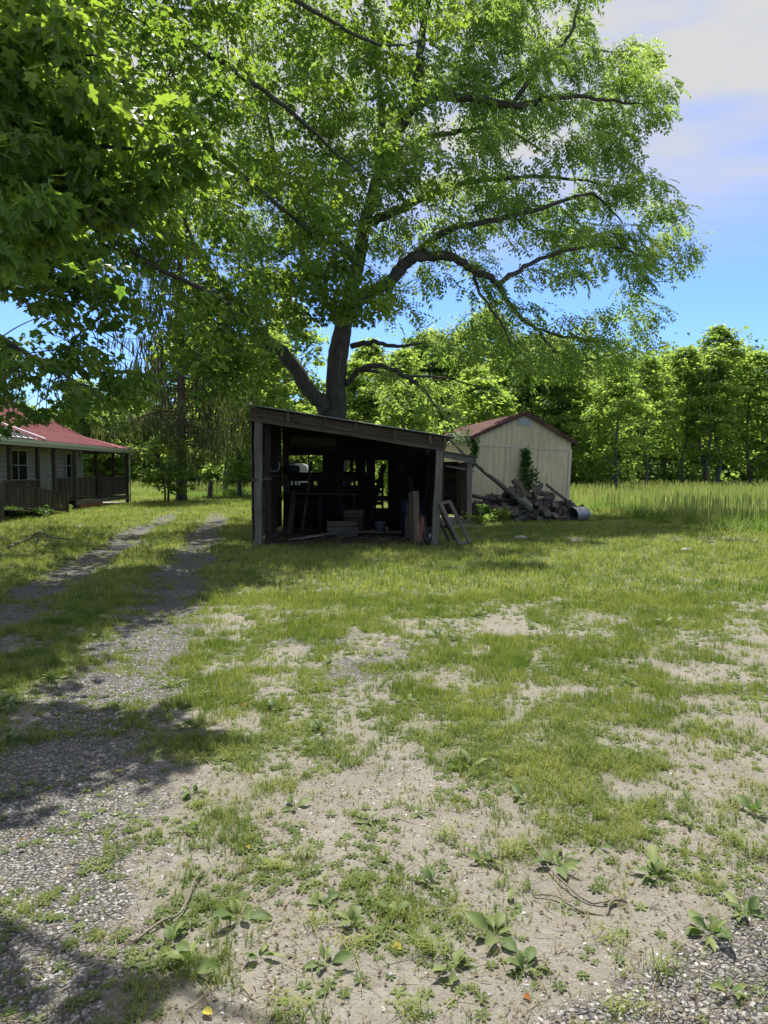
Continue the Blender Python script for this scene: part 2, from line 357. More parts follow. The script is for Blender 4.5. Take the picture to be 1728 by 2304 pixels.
# ------------------------------------------------------------------ ground cover masks
def xr_(y): return -1.0 - 0.19 * y - 0.0016 * np.maximum(y - 26, 0) ** 2 * 0
def masks(x, y):
    """returns gravel weight, grass density, meadow (tall) weight"""
    x = np.asarray(x, float); y = np.asarray(y, float)
    wob = (fbm(x * 0.6, y * 0.6, 3) - 0.5) * 0.7
    xr = xr_(y) + wob * 0.5; xl = xr - 1.8 + (fbm(x * .5, y * .5, 8) - .5) * 0.4
    fade = 1 - sst(24, 36, y)
    rr = np.exp(-np.abs((x - xr) / 0.50) ** 4); rl = np.exp(-np.abs((x - xl) / 0.50) ** 4)
    ruts = np.maximum(rr, rl) * fade
    n1 = fbm(x * 1.1, y * 1.1, 21); n2 = fbm(x * 3.6, y * 3.6, 31)
    nearl = sst(-0.55, -1.15, x + (y - 2.2) * 0.16 + (n1 - .5) * 1.5 + (n2 - .5) * .5) * (1 - sst(4.2, 6.0, y)) * (.55 + .45 * sst(.35, .6, fbm(x * 1.7, y * 1.7, 66)))
    nearl = nearl * (1 - np.exp(-((x + 2.75) / 0.45) ** 2) * sst(3.6, 4.6, y))
    nr = sst(0.1, 0.5, (x - 0.55) - (y - 2.35) * 1.5 + (n1 - .5) * 0.8) * (1 - sst(2.6, 3.1, y))
    p1 = np.exp(-(((x + 0.55) / 0.8) ** 2 + ((y - 6.3) / 1.0) ** 2)) * sst(.35, .6, n1)
    p2 = np.exp(-(((x + 0.9) / 0.9) ** 2 + ((y - 10.8) / 1.3) ** 2)) * sst(.35, .6, n1)
    strip = np.exp(-((x - (xr - 0.86)) / 0.40) ** 2) * sst(3.6, 4.8, y)
    nearl = nearl * (1 - .9 * strip)
    gravel = np.clip(np.maximum.reduce([ruts, nearl, nr * 0.9, p1, p2 * 0.9]), 0, 1)
    # grass density
    d = 0.33 + 0.27 * sst(2.6, 4.2, y) + 0.20 * sst(5.0, 8.0, y) + 0.6 * sst(8.6, 10.8, y)
    d = d + 0.12 * sst(0.5, 3.5, x) * sst(4, 6, y)
    d = d + 0.35 * np.exp(-(((x + 1.2) / 0.8) ** 2 + ((y - 7.6) / 1.8) ** 2)) + 0.15 * np.exp(-(((x - 1.0) / 0.9) ** 2 + ((y - 4.6) / 0.7) ** 2))
    d = d - 0.42 * np.exp(-(((x - 1.0) / 1.3) ** 2 + ((y - 7.5) / .9) ** 2)) - 0.3 * np.exp(-(((x - 2.3) / 0.7) ** 2 + ((y - 4.3) / 0.6) ** 2))
    d = d * (1 - 0.93 * np.clip(gravel, 0, 1) ** 1.2)
    d = np.maximum(d, 0.75 * strip)
    verge = sst(-0.55, -0.9, x - xl) * sst(5, 8, y); d = np.maximum(d, verge)
    d = np.minimum(d, .62 + .38 * sst(7.5, 10.5, y)); d = np.clip(d + (n1 - 0.5) * 1.05 * (1 - 0.7 * sst(9, 13, y)) + (n2 - .5) * 1.5 * (1 - 0.6 * sst(9, 13, y)), 0, 1)
    inside = sst(-3.0, -2.75, x) * (1 - sst(1.15, 1.45, x)) * sst(15.6, 16.0, y + (n2 - .5) * 1.2) * (1 - sst(20.3, 20.8, y))
    lean = sst(1.3, 1.6, x) * (1 - sst(2.7, 3.0, x)) * sst(21, 22, y) * (1 - sst(26, 27, y))
    house = (1 - sst(-13.4, -13.0, x)) * sst(15, 18, y) * (1 - sst(39, 39.6, y))
    bare = (np.exp(-(((x - 4.3) / 0.7) ** 2 + ((y - 17.4) / 0.7) ** 2)) + np.exp(-(((x - 8.0) / 1.2) ** 2 + ((y - 17.3) / 0.7) ** 2)) * 0.9) * sst(.3, .7, n2)
    d = d * (1 - inside) * (1 - lean) * (1 - house) * (1 - np.clip(bare * 1.2, 0, 0.9))
    # meadow
    wy = (fbm(x * 0.35, y * 0.35, 55) - .5) * 6
    mr = sst(0, 1.2, x - 7.9 + wy * .25) * sst(17.6, 20.5, y + wy * 0.4)
    mb = sst(31, 34, y + wy) * sst(2.2, 3.2, x)
    ml_ = sst(46, 49, y + wy * .4) * (1 - sst(1.5, 3.0, x))
    trk = np.exp(-((x - (-8.2 - 0.07 * (y - 45))) / 1.3) ** 4); ml_ = ml_ * (1 - trk)
    barn = sst(2.7, 3.0, x) * (1 - sst(7.4, 7.7, x)) * sst(25.6, 26, y) * (1 - sst(36, 36.6, y))
    md = np.clip(np.maximum.reduce([mr, mb, ml_]), 0, 1) * (1 - barn)
    return gravel, d, md
def gz(x, y):
    x = np.asarray(x, float); y = np.asarray(y, float)
    xr = xr_(y); f = 1 - sst(24, 34, y)
    z = -0.03 * f * (np.exp(-((x - xr) / .4) ** 2) + np.exp(-((x - xr + 1.8) / .4) ** 2))
    z = z + (fbm(x * 0.8, y * 0.8, 71, 3) - .5) * 0.035 + (fbm(x * 5, y * 5, 77, 3) - .5) * 0.012 * np.exp(-y / 12)
    return z

# ground sheet
ys = np.concatenate([np.linspace(-40, 1.2, 12)[:-1], 1.2 * (420 / 1.2) ** (np.linspace(0, 1, 265))])
u = np.linspace(-1, 1, 257); xs = 300 * np.sinh(u * 6.2) / math.sinh(6.2)
X, Yg = np.meshgrid(xs, ys); Z = gz(X, Yg); Z = np.where(np.abs(X) > 60, 0, Z)
nx, ny = len(xs), len(ys)
idx = np.arange(nx * ny).reshape(ny, nx)
q = np.stack([idx[:-1, :-1], idx[:-1, 1:], idx[1:, 1:], idx[1:, :-1]], -1).reshape(-1, 4)
me = bpy.data.meshes.new('ground'); V = np.stack([X.ravel(), Yg.ravel(), Z.ravel()], 1)
me.vertices.add(len(V)); me.vertices.foreach_set('co', V.astype(np.float32).ravel())
me.loops.add(q.size); me.loops.foreach_set('vertex_index', q.ravel().astype(np.int32))
me.polygons.add(len(q)); me.polygons.foreach_set('loop_start', (np.arange(len(q)) * 4).astype(np.int32)); me.polygons.foreach_set('use_smooth', np.ones(len(q), bool))
gr, gd, md = masks(X.ravel(), Yg.ravel())
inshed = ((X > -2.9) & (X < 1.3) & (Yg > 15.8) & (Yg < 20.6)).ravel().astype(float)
for nm, val in (('gravel', gr), ('lawn', gd), ('meadow', md), ('litter', inshed)):
    a = me.attributes.new(nm, 'FLOAT', 'POINT'); a.data.foreach_set('value', val.astype(np.float32))
me.update(calc_edges=True)
mg, t = newmat('ground soil'); g = t.nodes.new('ShaderNodeNewGeometry'); P = g.outputs['Position']
nA = noise(t, P, 2.2, 8, 0.68); nB = noise(t, P, 14, 5, 0.65); nC = noise(t, P, 90, 4, 0.7); nD = noise(t, P, 5, 4, 0.6)
dirt = ramp(t, nA, [(0.3, (0.175, 0.162, 0.135)), (0.7, (0.28, 0.265, 0.23))])
dirt = mixc(t, ramp(t, nB, [(0.35, (0, 0, 0)), (0.7, (1, 1, 1))]), dirt, (0.195, 0.18, 0.15))
dirt = mixc(t, math_(t, 'MULTIPLY', ramp(t, nC, [(0.5, (0, 0, 0)), (0.7, (1, 1, 1))]), 0.75), dirt, (0.13, 0.105, 0.075))
vo = t.nodes.new('ShaderNodeTexVoronoi'); vo.inputs['Scale'].default_value = 46; t.links.new(P, vo.inputs[0])
ve = t.nodes.new('ShaderNodeTexVoronoi'); ve.feature = 'DISTANCE_TO_EDGE'; ve.inputs['Scale'].default_value = 46; t.links.new(P, ve.inputs[0])
sepc = t.nodes.new('ShaderNodeSeparateColor'); t.links.new(vo.outputs['Color'], sepc.inputs[0])
stone = ramp(t, sepc.outputs[0], [(0, (0.14, 0.135, 0.135)), (0.5, (0.25, 0.245, 0.24)), (0.9, (0.35, 0.335, 0.315)), (1, (0.45, 0.43, 0.40))])
stone = mixc(t, ramp(t, ve.outputs[0], [(0.0, (1, 1, 1)), (0.10, (0, 0, 0))]), stone, (0.12, 0.105, 0.085))
gw = math_(t, 'ADD', attr(t, 'gravel'), math_(t, 'MULTIPLY', math_(t, 'SUBTRACT', nD, 0.5), 0.9))
gw = math_(t, 'ADD', gw, math_(t, 'MULTIPLY', math_(t, 'SUBTRACT', nB, 0.5), 0.9)); gw = ramp(t, gw, [(0.30, (0.06, 0.06, 0.06)), (0.75, (1, 1, 1))])
gst = math_(t, 'MULTIPLY', gw, ramp(t, nB, [(0.3, (0.25, 0.25, 0.25)), (0.5, (1, 1, 1))]))
col = mixc(t, gst, dirt, stone)
lw = math_(t, 'ADD', attr(t, 'lawn'), math_(t, 'MULTIPLY', math_(t, 'SUBTRACT', nB, 0.5), 0.8))
lw = ramp(t, lw, [(0.45, (0, 0, 0)), (0.95, (1, 1, 1))])
lawnc = ramp(t, nB, [(0.3, (0.05, 0.07, 0.022)), (0.7, (0.12, 0.14, 0.045))])
col = mixc(t, math_(t, 'MULTIPLY', lw, 0.8), col, lawnc)
col = mixc(t, attr(t, 'meadow'), col, ramp(t, nA, [(0.3, (0.10, 0.13, 0.04)), (0.7, (0.16, 0.17, 0.06))]))
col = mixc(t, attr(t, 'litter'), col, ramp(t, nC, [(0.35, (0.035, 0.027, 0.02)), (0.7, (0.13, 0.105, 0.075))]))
hh = math_(t, 'ADD', math_(t, 'MULTIPLY', nC, 0.35), math_(t, 'MULTIPLY', nB, 0.5))
hh = math_(t, 'ADD', hh, math_(t, 'MULTIPLY', math_(t, 'MULTIPLY', math_(t, 'MINIMUM', ve.outputs[0], 0.25), 3.0), gst))
finish(t, col, 0.92, 0.15, bump(t, hh, 1.0, 0.035))
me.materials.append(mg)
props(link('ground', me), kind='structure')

# wooded hill beyond the meadow
def hillz(x, y):
    base = sst(110, 190, y) * (10 + 22 * sst(-20, 70, x)) + (fbm(x * 0.02, y * 0.02, 5) - .5) * 9 * sst(115, 170, y)
    return base * .8 + 18 * sst(170, 330, y) * sst(-260, -40, -np.abs(x)) * (0.35 + 0.65 * sst(-30, 60, x))
hx = np.linspace(-300, 300, 61); hy = np.linspace(105, 400, 31); HX, HY = np.meshgrid(hx, hy); HZ = hillz(HX, HY) - 0.3
acc = Acc(); ii = np.arange(HX.size).reshape(HX.shape)
acc.V.append(np.stack([HX.ravel(), HY.ravel(), HZ.ravel()], 1)); qq = np.stack([ii[:-1, :-1], ii[:-1, 1:], ii[1:, 1:], ii[1:, :-1]], -1).reshape(-1, 4)
acc.L.append(qq.ravel()); acc.T.append(np.full(len(qq), 4)); acc.A.append(np.zeros(HX.size)); acc.n = HX.size
m_, t_ = newmat('forest floor'); g_ = t_.nodes.new('ShaderNodeNewGeometry'); finish(t_, ramp(t_, noise(t_, g_.outputs['Position'], 0.2, 4), [(0.3, (0.02, 0.04, 0.012)), (0.7, (0.05, 0.08, 0.025))]), 0.95, 0.05)
props(acc.build('hill', m_, smooth=True), kind='structure')

# ------------------------------------------------------------------ templates
MAPLE_V = [(0, 0, 0), (.48, -.03, .06), (.38, .24, .07), (.62, .54, .03), (.27, .60, .04), (0, 1, -.10), (-.48, -.03, .06), (-.38, .24, .07), (-.62, .54, .03), (-.27, .60, .04)]
MAPLE_F = [(0, 1, 2), (0, 2, 3, 4), (0, 4, 5), (0, 7, 6), (0, 9, 8, 7), (0, 5, 9)]
MAPLE2_V = [(0, 0, 0), (.26, -.09, .05), (.52, .02, .08), (.36, .22, .07), (.66, .50, .02), (.42, .54, .04), (.2, .50, .04), (.27, .74, .0), (0, 1.02, -.12)]
MAPLE2_V += [(-a, b, c) for a, b, c in MAPLE2_V[1:8]]
MAPLE2_F = [(0, 1, 2, 3), (0, 3, 4, 5, 6), (0, 6, 7, 8), (0, 11, 10, 9), (0, 14, 13, 12, 11), (0, 8, 15, 14)]
KITE_V = [(0, 0, 0), (.36, .45, .06), (0, 1, -.06), (-.36, .45, .06)]
KITE_F = [(0, 1, 2), (0, 2, 3)]
QUAD_V = [(0, 0, 0), (.42, .4, .05), (0.05, 1, 0), (-.42, .5, .05)]
QUAD_F = [(0, 1, 2, 3)]
def walnut_leaf(nl=6, seed=0):
    r = random.Random(seed); V = []; Fc = []
    for i in range(nl):
        y = 0.18 + 0.72 * i / (nl - 1); z = -0.34 * y * y
        ln = 0.34 * (1 - 0.35 * abs(i / (nl - 1) - .45)); 
        for s in (-1, 1):
            b = len(V); dx, dy, dz = 0.86 * ln * s, 0.42 * ln, -0.30 * ln + r.uniform(-.03, .03); wx, wy = 0.26 * ln * -0.42, 0.26 * ln * 0.9
            V += [(0, y, z), (dx * .45 + wx * s, y + dy * .45 + wy, z + dz * .35), (dx, y + dy, z + dz), (dx * .45 - wx * s, y + dy * .45 - wy, z + dz * .35)]
            Fc.append((b, b + 1, b + 2, b + 3) if s < 0 else (b, b + 3, b + 2, b + 1))
    b = len(V); V += [(0, .88, -.27), (.045, .99, -.33), (0, 1.14, -.44), (-.045, .99, -.33)]; Fc.append((b, b + 1, b + 2, b + 3))
    return V, Fc
WL = [walnut_leaf(5, 1), walnut_leaf(4, 2)]

def clump_leaves(acc, c, r, n, size, tmpl, rng, flat=0.5, out=0.6, droop=(-0.9, 0.15), tint=(0.2, 0.8), szj=0.3):
    """leaves spread through a flattened ball; tips turn outward and hang"""
    v = rng.normal(0, 1, (n, 3)); v /= np.linalg.norm(v, axis=1)[:, None]; rad = rng.random(n) ** 0.45
    p = v * rad[:, None] * r; p[:, 2] *= flat
    yaw = np.arctan2(v[:, 1], v[:, 0]) * out + rng.uniform(-math.pi, math.pi, n) * (1 - out)
    pit = rng.uniform(droop[0], droop[1], n); roll = rng.normal(0, 0.45, n)
    sc = size * (1 + rng.uniform(-szj, szj, n)); sc = np.stack([sc * rng.uniform(.6, 1.1, n), sc, sc * rng.uniform(.5, 2.6, n)], 1)
    tb = rng.uniform(tint[0], tint[1]); tt = np.clip(tb + rng.normal(0, 0.16, n), 0, 1)
    acc.stamp(tmpl[0], tmpl[1], p + np.asarray(c)[None], yawpitch(yaw, pit, roll), sc, tt)

def attach(skel, skr, c, acc, r0=0.03, sides=4, rng=RNG, tint=.5, sag=0.15):
    """twig from nearest point of the limb skeleton to a leaf clump"""
    d = np.linalg.norm(skel - c, axis=1) + np.maximum(0, skel[:, 2] - c[2]) * 0.15
    i = int(np.argmin(d)); a = skel[i]; L = np.linalg.norm(c - a)
    if L < 0.05: return
    if L > 1.3:
        a = c + (a - c) * rng.uniform(.25, .6); L = np.linalg.norm(c - a)
    mid1 = a + (c - a) * 0.35 + rng.normal(0, 0.07 * L, 3) + [0, 0, sag * L]; mid2 = a + (c - a) * 0.7 + rng.normal(0, 0.06 * L, 3) + [0, 0, sag * L * .8]
    P = smooth_line([a, mid1, mid2, c], 3)
    rr = min(skr[i] * 0.7, r0 * (0.5 + L * 0.5)) if L < 1.1 else min(skr[i] * .5, r0 * .7); acc.tube(P, np.linspace(rr, max(0.004, rr * 0.2), len(P)), sides, tint)
    return P

# ------------------------------------------------------------------ walnut behind the shed
def build_walnut():
    rng = np.random.default_rng(11)
    root = empty('walnut_tree', (-1.5, 24, 0), 'tall black walnut tree with a thick dark trunk rising behind the open wooden shed', 'tree')
    dd = lambda px: max(0, (px - 950) / 600 * 7.0)
    A = lambda px, py, Y: at(px, py, Y + dd(px))
    limbs = [
        ([(-1.55, 24, -.1), (-1.55, 24, 1.2), A(757, 935, 24), A(757, 850, 24), A(762, 790, 24), A(780, 700, 24), A(806, 590, 24.2), A(823, 500, 24.3), A(850, 400, 24.3), A(900, 290, 24.2), A(936, 215, 24), A(942, 140, 24), A(960, 20, 24), A(1000, -160, 24.5), A(1010, -330, 25)],
         [.46, .36, .33, .33, .33, .26, .22, .2, .19, .18, .16, .13, .10, .06, .03]),
        ([A(740, 935, 24), A(722, 905, 23.8), A(690, 870, 23.6), A(640, 800, 23.2), A(590, 760, 22.8), A(540, 705, 22.4), A(490, 640, 22), A(430, 540, 22), A(400, 420, 22.4)], [.26, .25, .24, .21, .18, .16, .13, .08, .04]),
        ([A(790, 690, 24), A(830, 660, 24), A(868, 640, 23.8), A(905, 600, 23.6), A(935, 578, 23.4), A(1015, 580, 23), A(1070, 610, 22.8), A(1120, 637, 22.6), A(1150, 690, 22.5), A(1210, 740, 22.6), A(1300, 760, 22.8), A(1390, 770, 23)], [.17, .17, .16, .16, .14, .11, .1, .09, .07, .05, .04, .02]),
        ([A(930, 235, 24), A(990, 218, 23.8), A(1070, 222, 23.6), A(1150, 238, 23.4), A(1230, 225, 23.3), A(1300, 215, 23.2), A(1380, 228, 23.2), A(1450, 235, 23.4)], [.14, .12, .11, .09, .08, .06, .04, .02]),
        ([A(935, 228, 24), A(985, 206, 24.5), A(1040, 195, 25), A(1110, 200, 25.5), A(1200, 150, 26), A(1300, 110, 26.2), A(1400, 120, 26.4)], [.12, .1, .09, .07, .05, .03, .02]),
        ([A(1150, 238, 23.6), A(1215, 150, 23.8), A(1275, 90, 24), A(1300, 20, 24.2), A(1330, -80, 24.4)], [.07, .06, .05, .04, .02]),
        ([A(850, 400, 24.3), A(930, 320, 25), A(1020, 300, 25.4), A(1130, 290, 25.6), A(1230, 350, 25.6)], [.12, .09, .07, .05, .02]),
        ([A(826, 500, 24.3), A(880, 480, 24.6), A(960, 440, 24.8), A(1050, 410, 25), A(1150, 400, 25.2), A(1250, 400, 25.2), A(1380, 420, 25.2), A(1450, 440, 25)], [.13, .12, .10, .08, .07, .05, .03, .02]),
        ([A(905, 600, 23.6), A(1000, 520, 23.3), A(1100, 500, 23), A(1210, 470, 22.8), A(1330, 440, 22.8), A(1400, 500, 22.8)], [.1, .09, .07, .06, .04, .02]),
        ([A(1120, 637, 22.6), A(1180, 600, 22.2), A(1280, 560, 22), A(1400, 560, 21.8), A(1500, 600, 21.8)], [.07, .06, .05, .03, .02]),
        ([A(1065, 610, 22.8), A(1080, 660, 22), A(1130, 730, 21.6), A(1150, 780, 21.5)], [.05, .04, .03, .015]),
        ([A(780, 865, 24), A(812, 832, 23.6), A(870, 825, 23), A(930, 858, 22.6), A(975, 905, 22.4), A(1010, 950, 22.3)], [.09, .08, .06, .05, .035, .015]),
        ([A(812, 832, 23.6), A(900, 845, 24.5), A(1000, 850, 25), A(1100, 880, 25.5)], [.05, .04, .03, .015]),
        ([A(790, 780, 24), A(840, 770, 23.6), A(885, 780, 23.4), A(950, 772, 23.2)], [.08, .06, .05, .02]),
        ([A(806, 590, 24.2), A(740, 520, 24.6), A(680, 440, 25), A(620, 350, 25), A(600, 240, 25.2)], [.13, .11, .09, .06, .03]),
        ([A(770, 740, 24), A(730, 660, 25), A(690, 580, 25.6), A(650, 500, 26)], [.12, .09, .07, .04]),
        ([A(850, 400, 24.3), A(860, 280, 24.8), A(850, 150, 25), A(830, 0, 25.4), A(800, -150, 25.6)], [.12, .1, .08, .06, .03]),
        ([A(1210, 740, 22.6), A(1250, 790, 23), A(1330, 810, 23.5), A(1420, 780, 24)], [.045, .04, .03, .015]),
    ]
    tr = Acc(); sk = []; sr = []
    for k, (P, r) in enumerate(limbs):
        Q = smooth_line(P, 6, 0.025 if k else 0.01); rr = np.interp(np.linspace(0, 1, len(Q)), np.linspace(0, 1, len(r)), r)
        rr = rr * (1.0 if k < 2 else 1.25); tr.tube(Q, rr, 14 if k == 0 else (10 if r[0] > .12 else 7), 0.5, bump=0.12)
        if k > 0 or True: sk.append(Q[(4 * 6 if k == 0 else 3):]); sr.append(rr[(4 * 6 if k == 0 else 3):])
    sk = np.concatenate(sk); sr = np.concatenate(sr)
    crown = [(560, -200), (1000, -260), (1330, -160), (1340, -40), (1310, 30), (1330, 70), (1400, 80), (1445, 60), (1460, 110), (1480, 190), (1510, 210), (1495, 270), (1440, 310), (1385, 330), (1350, 360), (1400, 350), (1440, 350), (1480, 400), (1500, 440), (1530, 520), (1555, 590), (1560, 625), (1490, 640), (1460, 690), (1470, 740), (1430, 800), (1300, 840), (1150, 800), (1090, 740), (1040, 740), (950, 640), (880, 560), (800, 600), (650, 640), (520, 620), (420, 500), (450, 100)]
    pts = fill(crown, 640, rng, 24)
    low = [(1130, 690), (1460, 690), (1450, 800), (1380, 870), (1200, 850), (1120, 780)]
    pts += fill(low, 22, rng, 28)
    pts += fill([(850, 640), (1130, 680), (1130, 800), (1000, 800), (860, 740)], 24, rng, 26)
    pts += fill([(790, 830), (900, 835), (1010, 870), (1010, 925), (880, 900)], 13, rng, 22)
    pts += fill([(430, 600), (640, 700), (620, 780), (480, 760)], 22, rng, 22)
    lf = Acc(); tw = tr
    for (x, y) in pts:
        # sky shows through a few windows in the crown
        if ((x - 1180) / 60) ** 2 + ((y - 330) / 40) ** 2 < 1 or ((x - 1235) / 80) ** 2 + ((y - 660) / 45) ** 2 < 1 or ((x - 985) / 75) ** 2 + ((y - 690) / 60) ** 2 < 0.6: continue
        if y > 560 and x > 1050 and x < 1400 and y < 700 and rng.random() < .45: continue
        if x < 950 and rng.random() < 0.25: continue
        if float(fbm(x / 62., y / 48., 901, 2)) < .40 and rng.random() < .85: continue
        Y = 24 + rng.normal(0, 2.0) + (0.8 if y < 300 else 0)
        Y = min(max(Y, 20.6), 29)
        c = at(x, y, Y + dd(x)); r = rng.uniform(0.42, 0.80) * (1 + dd(x) / 26)
        Pp = attach(sk, sr, c, tw, 0.016, 4, rng)
        n = int(31 * (r / 0.65) ** 2 * (1.0 if y < 640 else .75))
        tm = WL[0] if rng.random() < .6 else WL[1]
        clump_leaves(lf, c, r, n, 0.50, tm, rng, 0.5, 0.5, (-0.85, 0.25), (0.15, 0.9), 0.25)
    tr.build('trunk', M['bark'], root, True)
    lf.build('crown', M['walnut'], root, False, 'stuff')
    # loose dead vine on the trunk
    v = Acc(); v.tube(smooth_line([at(768, 790, 23.6), at(763, 830, 23.55), at(764, 862, 23.55)], 4), .012, 4); v.build('dead_vine', M['twig'], root)
build_walnut()

# ------------------------------------------------------------------ maples on the left
def depth_maple(x, y, rng):
    b = np.interp(x, [-300, 0, 250, 450, 620, 800, 1100], [9.0, 9.5, 11.5, 15.0, 18.8, 20.2, 20.0])
    if x > 880 and y < 300: b = 18.5
    return b + rng.normal(0, 1.4)
def build_maple():
    rng = np.random.default_rng(23)
    root = empty('maple_tree', (-9.8, 13.5, 0), 'large maple whose dark green boughs hang over the gravel drive, trunk outside the left edge', 'tree')
    A = at; T = np.array([-9.8, 13.5, 0.])
    fk = T + [0.2, .1, 4.2]
    limbs = [
        ([T, T + [.05, 0, 2], fk, T + [.3, .2, 7], T + [.2, .3, 11], T + [.6, .5, 15]], [.55, .42, .38, .26, .18, .05]),
        ([fk, A(-60, 250, 12), A(200, 160, 13), A(420, 300, 14), A(600, 440, 15.5), A(720, 540, 18.5), A(830, 600, 20)], [.26, .2, .15, .11, .08, .05, .025]),
        ([fk + [0, 0, 1], A(0, 40, 13), A(250, 20, 14), A(480, 130, 15), A(640, 240, 16), A(760, 350, 19), A(830, 400, 20)], [.22, .18, .14, .10, .08, .05, .02]),
        ([fk + [0, 0, 2], A(150, -150, 14), A(450, -120, 15), A(700, 20, 17), A(850, 100, 18), A(980, 90, 18.5)], [.22, .17, .12, .08, .06, .03]),
        ([fk, A(-50, 430, 11.5), A(150, 470, 12), A(330, 590, 13), A(480, 660, 14), A(600, 740, 17.5)], [.2, .16, .12, .08, .06, .03]),
        ([fk - [0, 0, .6], A(-80, 560, 10.5), A(60, 560, 10.5), A(190, 640, 11), A(235, 700, 11), A(160, 775, 11.3)], [.16, .12, .08, .06, .045, .02]),
        ([fk - [0, 0, 1], A(-120, 700, 9.5), A(0, 760, 9.2), A(120, 830, 9), A(230, 900, 9)], [.12, .09, .06, .035, .012]),
        ([fk, T + [-3, 2, 7], T + [-5, 4, 9]], [.2, .13, .04]),
        ([fk, T + [1, 4, 7.5], T + [2.5, 7, 10]], [.2, .13, .04]),
        ([fk, T + [0, -3, 7], T + [1, -5.5, 9]], [.2, .13, .04]),
    ]
    tr = Acc(); sk = []; sr = []
    for k, (P, r) in enumerate(limbs):
        Q = smooth_line(P, 6, 0.02); rr = np.interp(np.linspace(0, 1, len(Q)), np.linspace(0, 1, len(r)), r)
        rr = rr * (1 if k == 0 else .58); tr.tube(Q, rr, 12 if k == 0 else 8, .5, bump=.1)
        s = 12 if k == 0 else 3; sk.append(Q[s:]); sr.append(rr[s:])
    sk = np.concatenate(sk); sr = np.concatenate(sr); lf = Acc()
    body = [(-250, -420), (300, -420), (620, -180), (1000, -120), (1080, 20), (1010, 90), (960, 180), (915, 250), (900, 330), (840, 380), (760, 400), (800, 450), (830, 540), (860, 620), (870, 700), (850, 745), (790, 730), (740, 700), (660, 650), (560, 690), (550, 780), (560, 860), (500, 880), (420, 820), (300, 760), (230, 640), (60, 600), (-250, 640)]
    pts = [(p, 0) for p in fill(body, 760, rng, 20)]
    pts += [(p, 0) for p in fill([(640, 420), (800, 420), (870, 600), (875, 700), (845, 750), (780, 720), (700, 640)], 46, rng, 18)]
    pts += [(p, 2) for p in fill([(400, 660), (560, 640), (590, 700), (580, 850), (560, 900), (450, 890)], 40, rng, 18)]
    pts += [(p, 4) for p in fill([(540, 600), (790, 600), (770, 710), (650, 750), (560, 700)], 30, rng, 20)]
    pts += [(p, 1) for p in fill([(-60, 500), (180, 540), (280, 640), (290, 720), (220, 760), (100, 720), (40, 660), (-60, 620)], 60, rng, 14)]
    pts += [(p, 1) for p in fill([(60, 760), (300, 780), (330, 880), (260, 920), (150, 880), (90, 820)], 26, rng, 18)]
    pts += [(p, 3) for p in fill([(-60, 750), (60, 740), (120, 800), (140, 870), (210, 900), (270, 905), (300, 960), (210, 950), (110, 945), (0, 960), (-60, 980)], 34, rng, 14)]
    for (x, y), z in pts:
        if z == 0:
            if x > 250 and float(fbm(x / 60., y / 50., 902, 2)) < .40 and rng.random() < .8: continue
            Y = depth_maple(x, y, rng); r = rng.uniform(.35, .62); n = int(60 * (r / .5) ** 2 * (Y / 15)); sz = 0.118
        elif z == 1: Y = 11.2 + rng.normal(0, .6); r = rng.uniform(.22, .36); n = 34; sz = .115
        elif z == 2: Y = 15.5 + rng.normal(0, .6); r = rng.uniform(.3, .5); n = 46; sz = .118
        elif z == 4: Y = 19.5 + rng.normal(0, .6); r = rng.uniform(.35, .55); n = 62; sz = .12
        else: Y = 9 + rng.normal(0, .35); r = rng.uniform(.18, .30); n = 22; sz = .10
        c = at(x, y, Y)
        attach(sk, sr, c, tr, .012, 4, rng, sag=.1)
        clump_leaves(lf, c, r, n, sz, (MAPLE_V, MAPLE_F), rng, 0.5, 0.5, (-1.1, 0.0), (0.1, 0.85), 0.3)
    # the rest of the crown, mostly out of the frame: it shades the drive
    for k in range(430):
        v = rng.normal(0, 1, 3); v /= np.linalg.norm(v)
        c = np.array([-9.6, 14.5, 10.2]) + v * [5.6, 7.2, 5.2] * (rng.random() ** .4) if k < 330 else np.array([-9.0, 22.5, 11.5]) + v * [4.6, 6.0, 3.2] * (rng.random() ** .4)
        if c[2] < 5.2: continue
        px = 864 + c[0] / c[1] * F
        if px > 60 and (c[2] - 1.6) / c[1] * F < 520: continue
        attach(sk, sr, c, tr, .03, 4, rng)
        clump_leaves(lf, c, rng.uniform(.6, .9), 34, .22, (KITE_V, KITE_F), rng, .5, .5, (-.9, .1), (.2, .8))
    tr.build('trunk', M['bark'], root, True)
    lf.build('crown', M['maple'], root, False, 'stuff')

    # nearer maple bough at upper left; its largest leaves are single parts
    rng = np.random.default_rng(5)
    root = empty('maple_tree', (-5.6, 6.2, 0), 'nearest maple at upper left with large sunlit leaves, trunk outside the left edge', 'tree')
    T = np.array([-5.6, 6.2, 0.])
    limbs = [([T, T + [0, 0, 2.5], T + [.1, .1, 5], T + [.2, 0, 8]], [.24, .2, .16, .06]),
             ([T + [0, 0, 3.6], A(-200, 350, 6.4), A(0, 330, 6.2), A(180, 330, 6.1), A(330, 340, 6.0), A(440, 370, 6)], [.08, .06, .035, .02, .014, .006]),
             ([T + [0, 0, 4.5], A(-150, 100, 6.4), A(0, 90, 6.2), A(130, 100, 6), A(230, 130, 6)], [.07, .05, .025, .014, .006]),
             ([T + [0, 0, 3.2], A(-150, 520, 6.2), A(0, 480, 6), A(180, 490, 5.8), A(300, 510, 5.8)], [.06, .04, .02, .012, .005]),
             ([T + [0, 0, 5.4], (-3, 5.6, 6.2), (-1.6, 4.8, 5.9), (-.6, 4.2, 5.6)], [.08, .05, .03, .01]),
             ([T + [0, 0, 5.0], (-3.4, 4.8, 5.6), (-2.4, 3.9, 5.3)], [.06, .04, .012])]
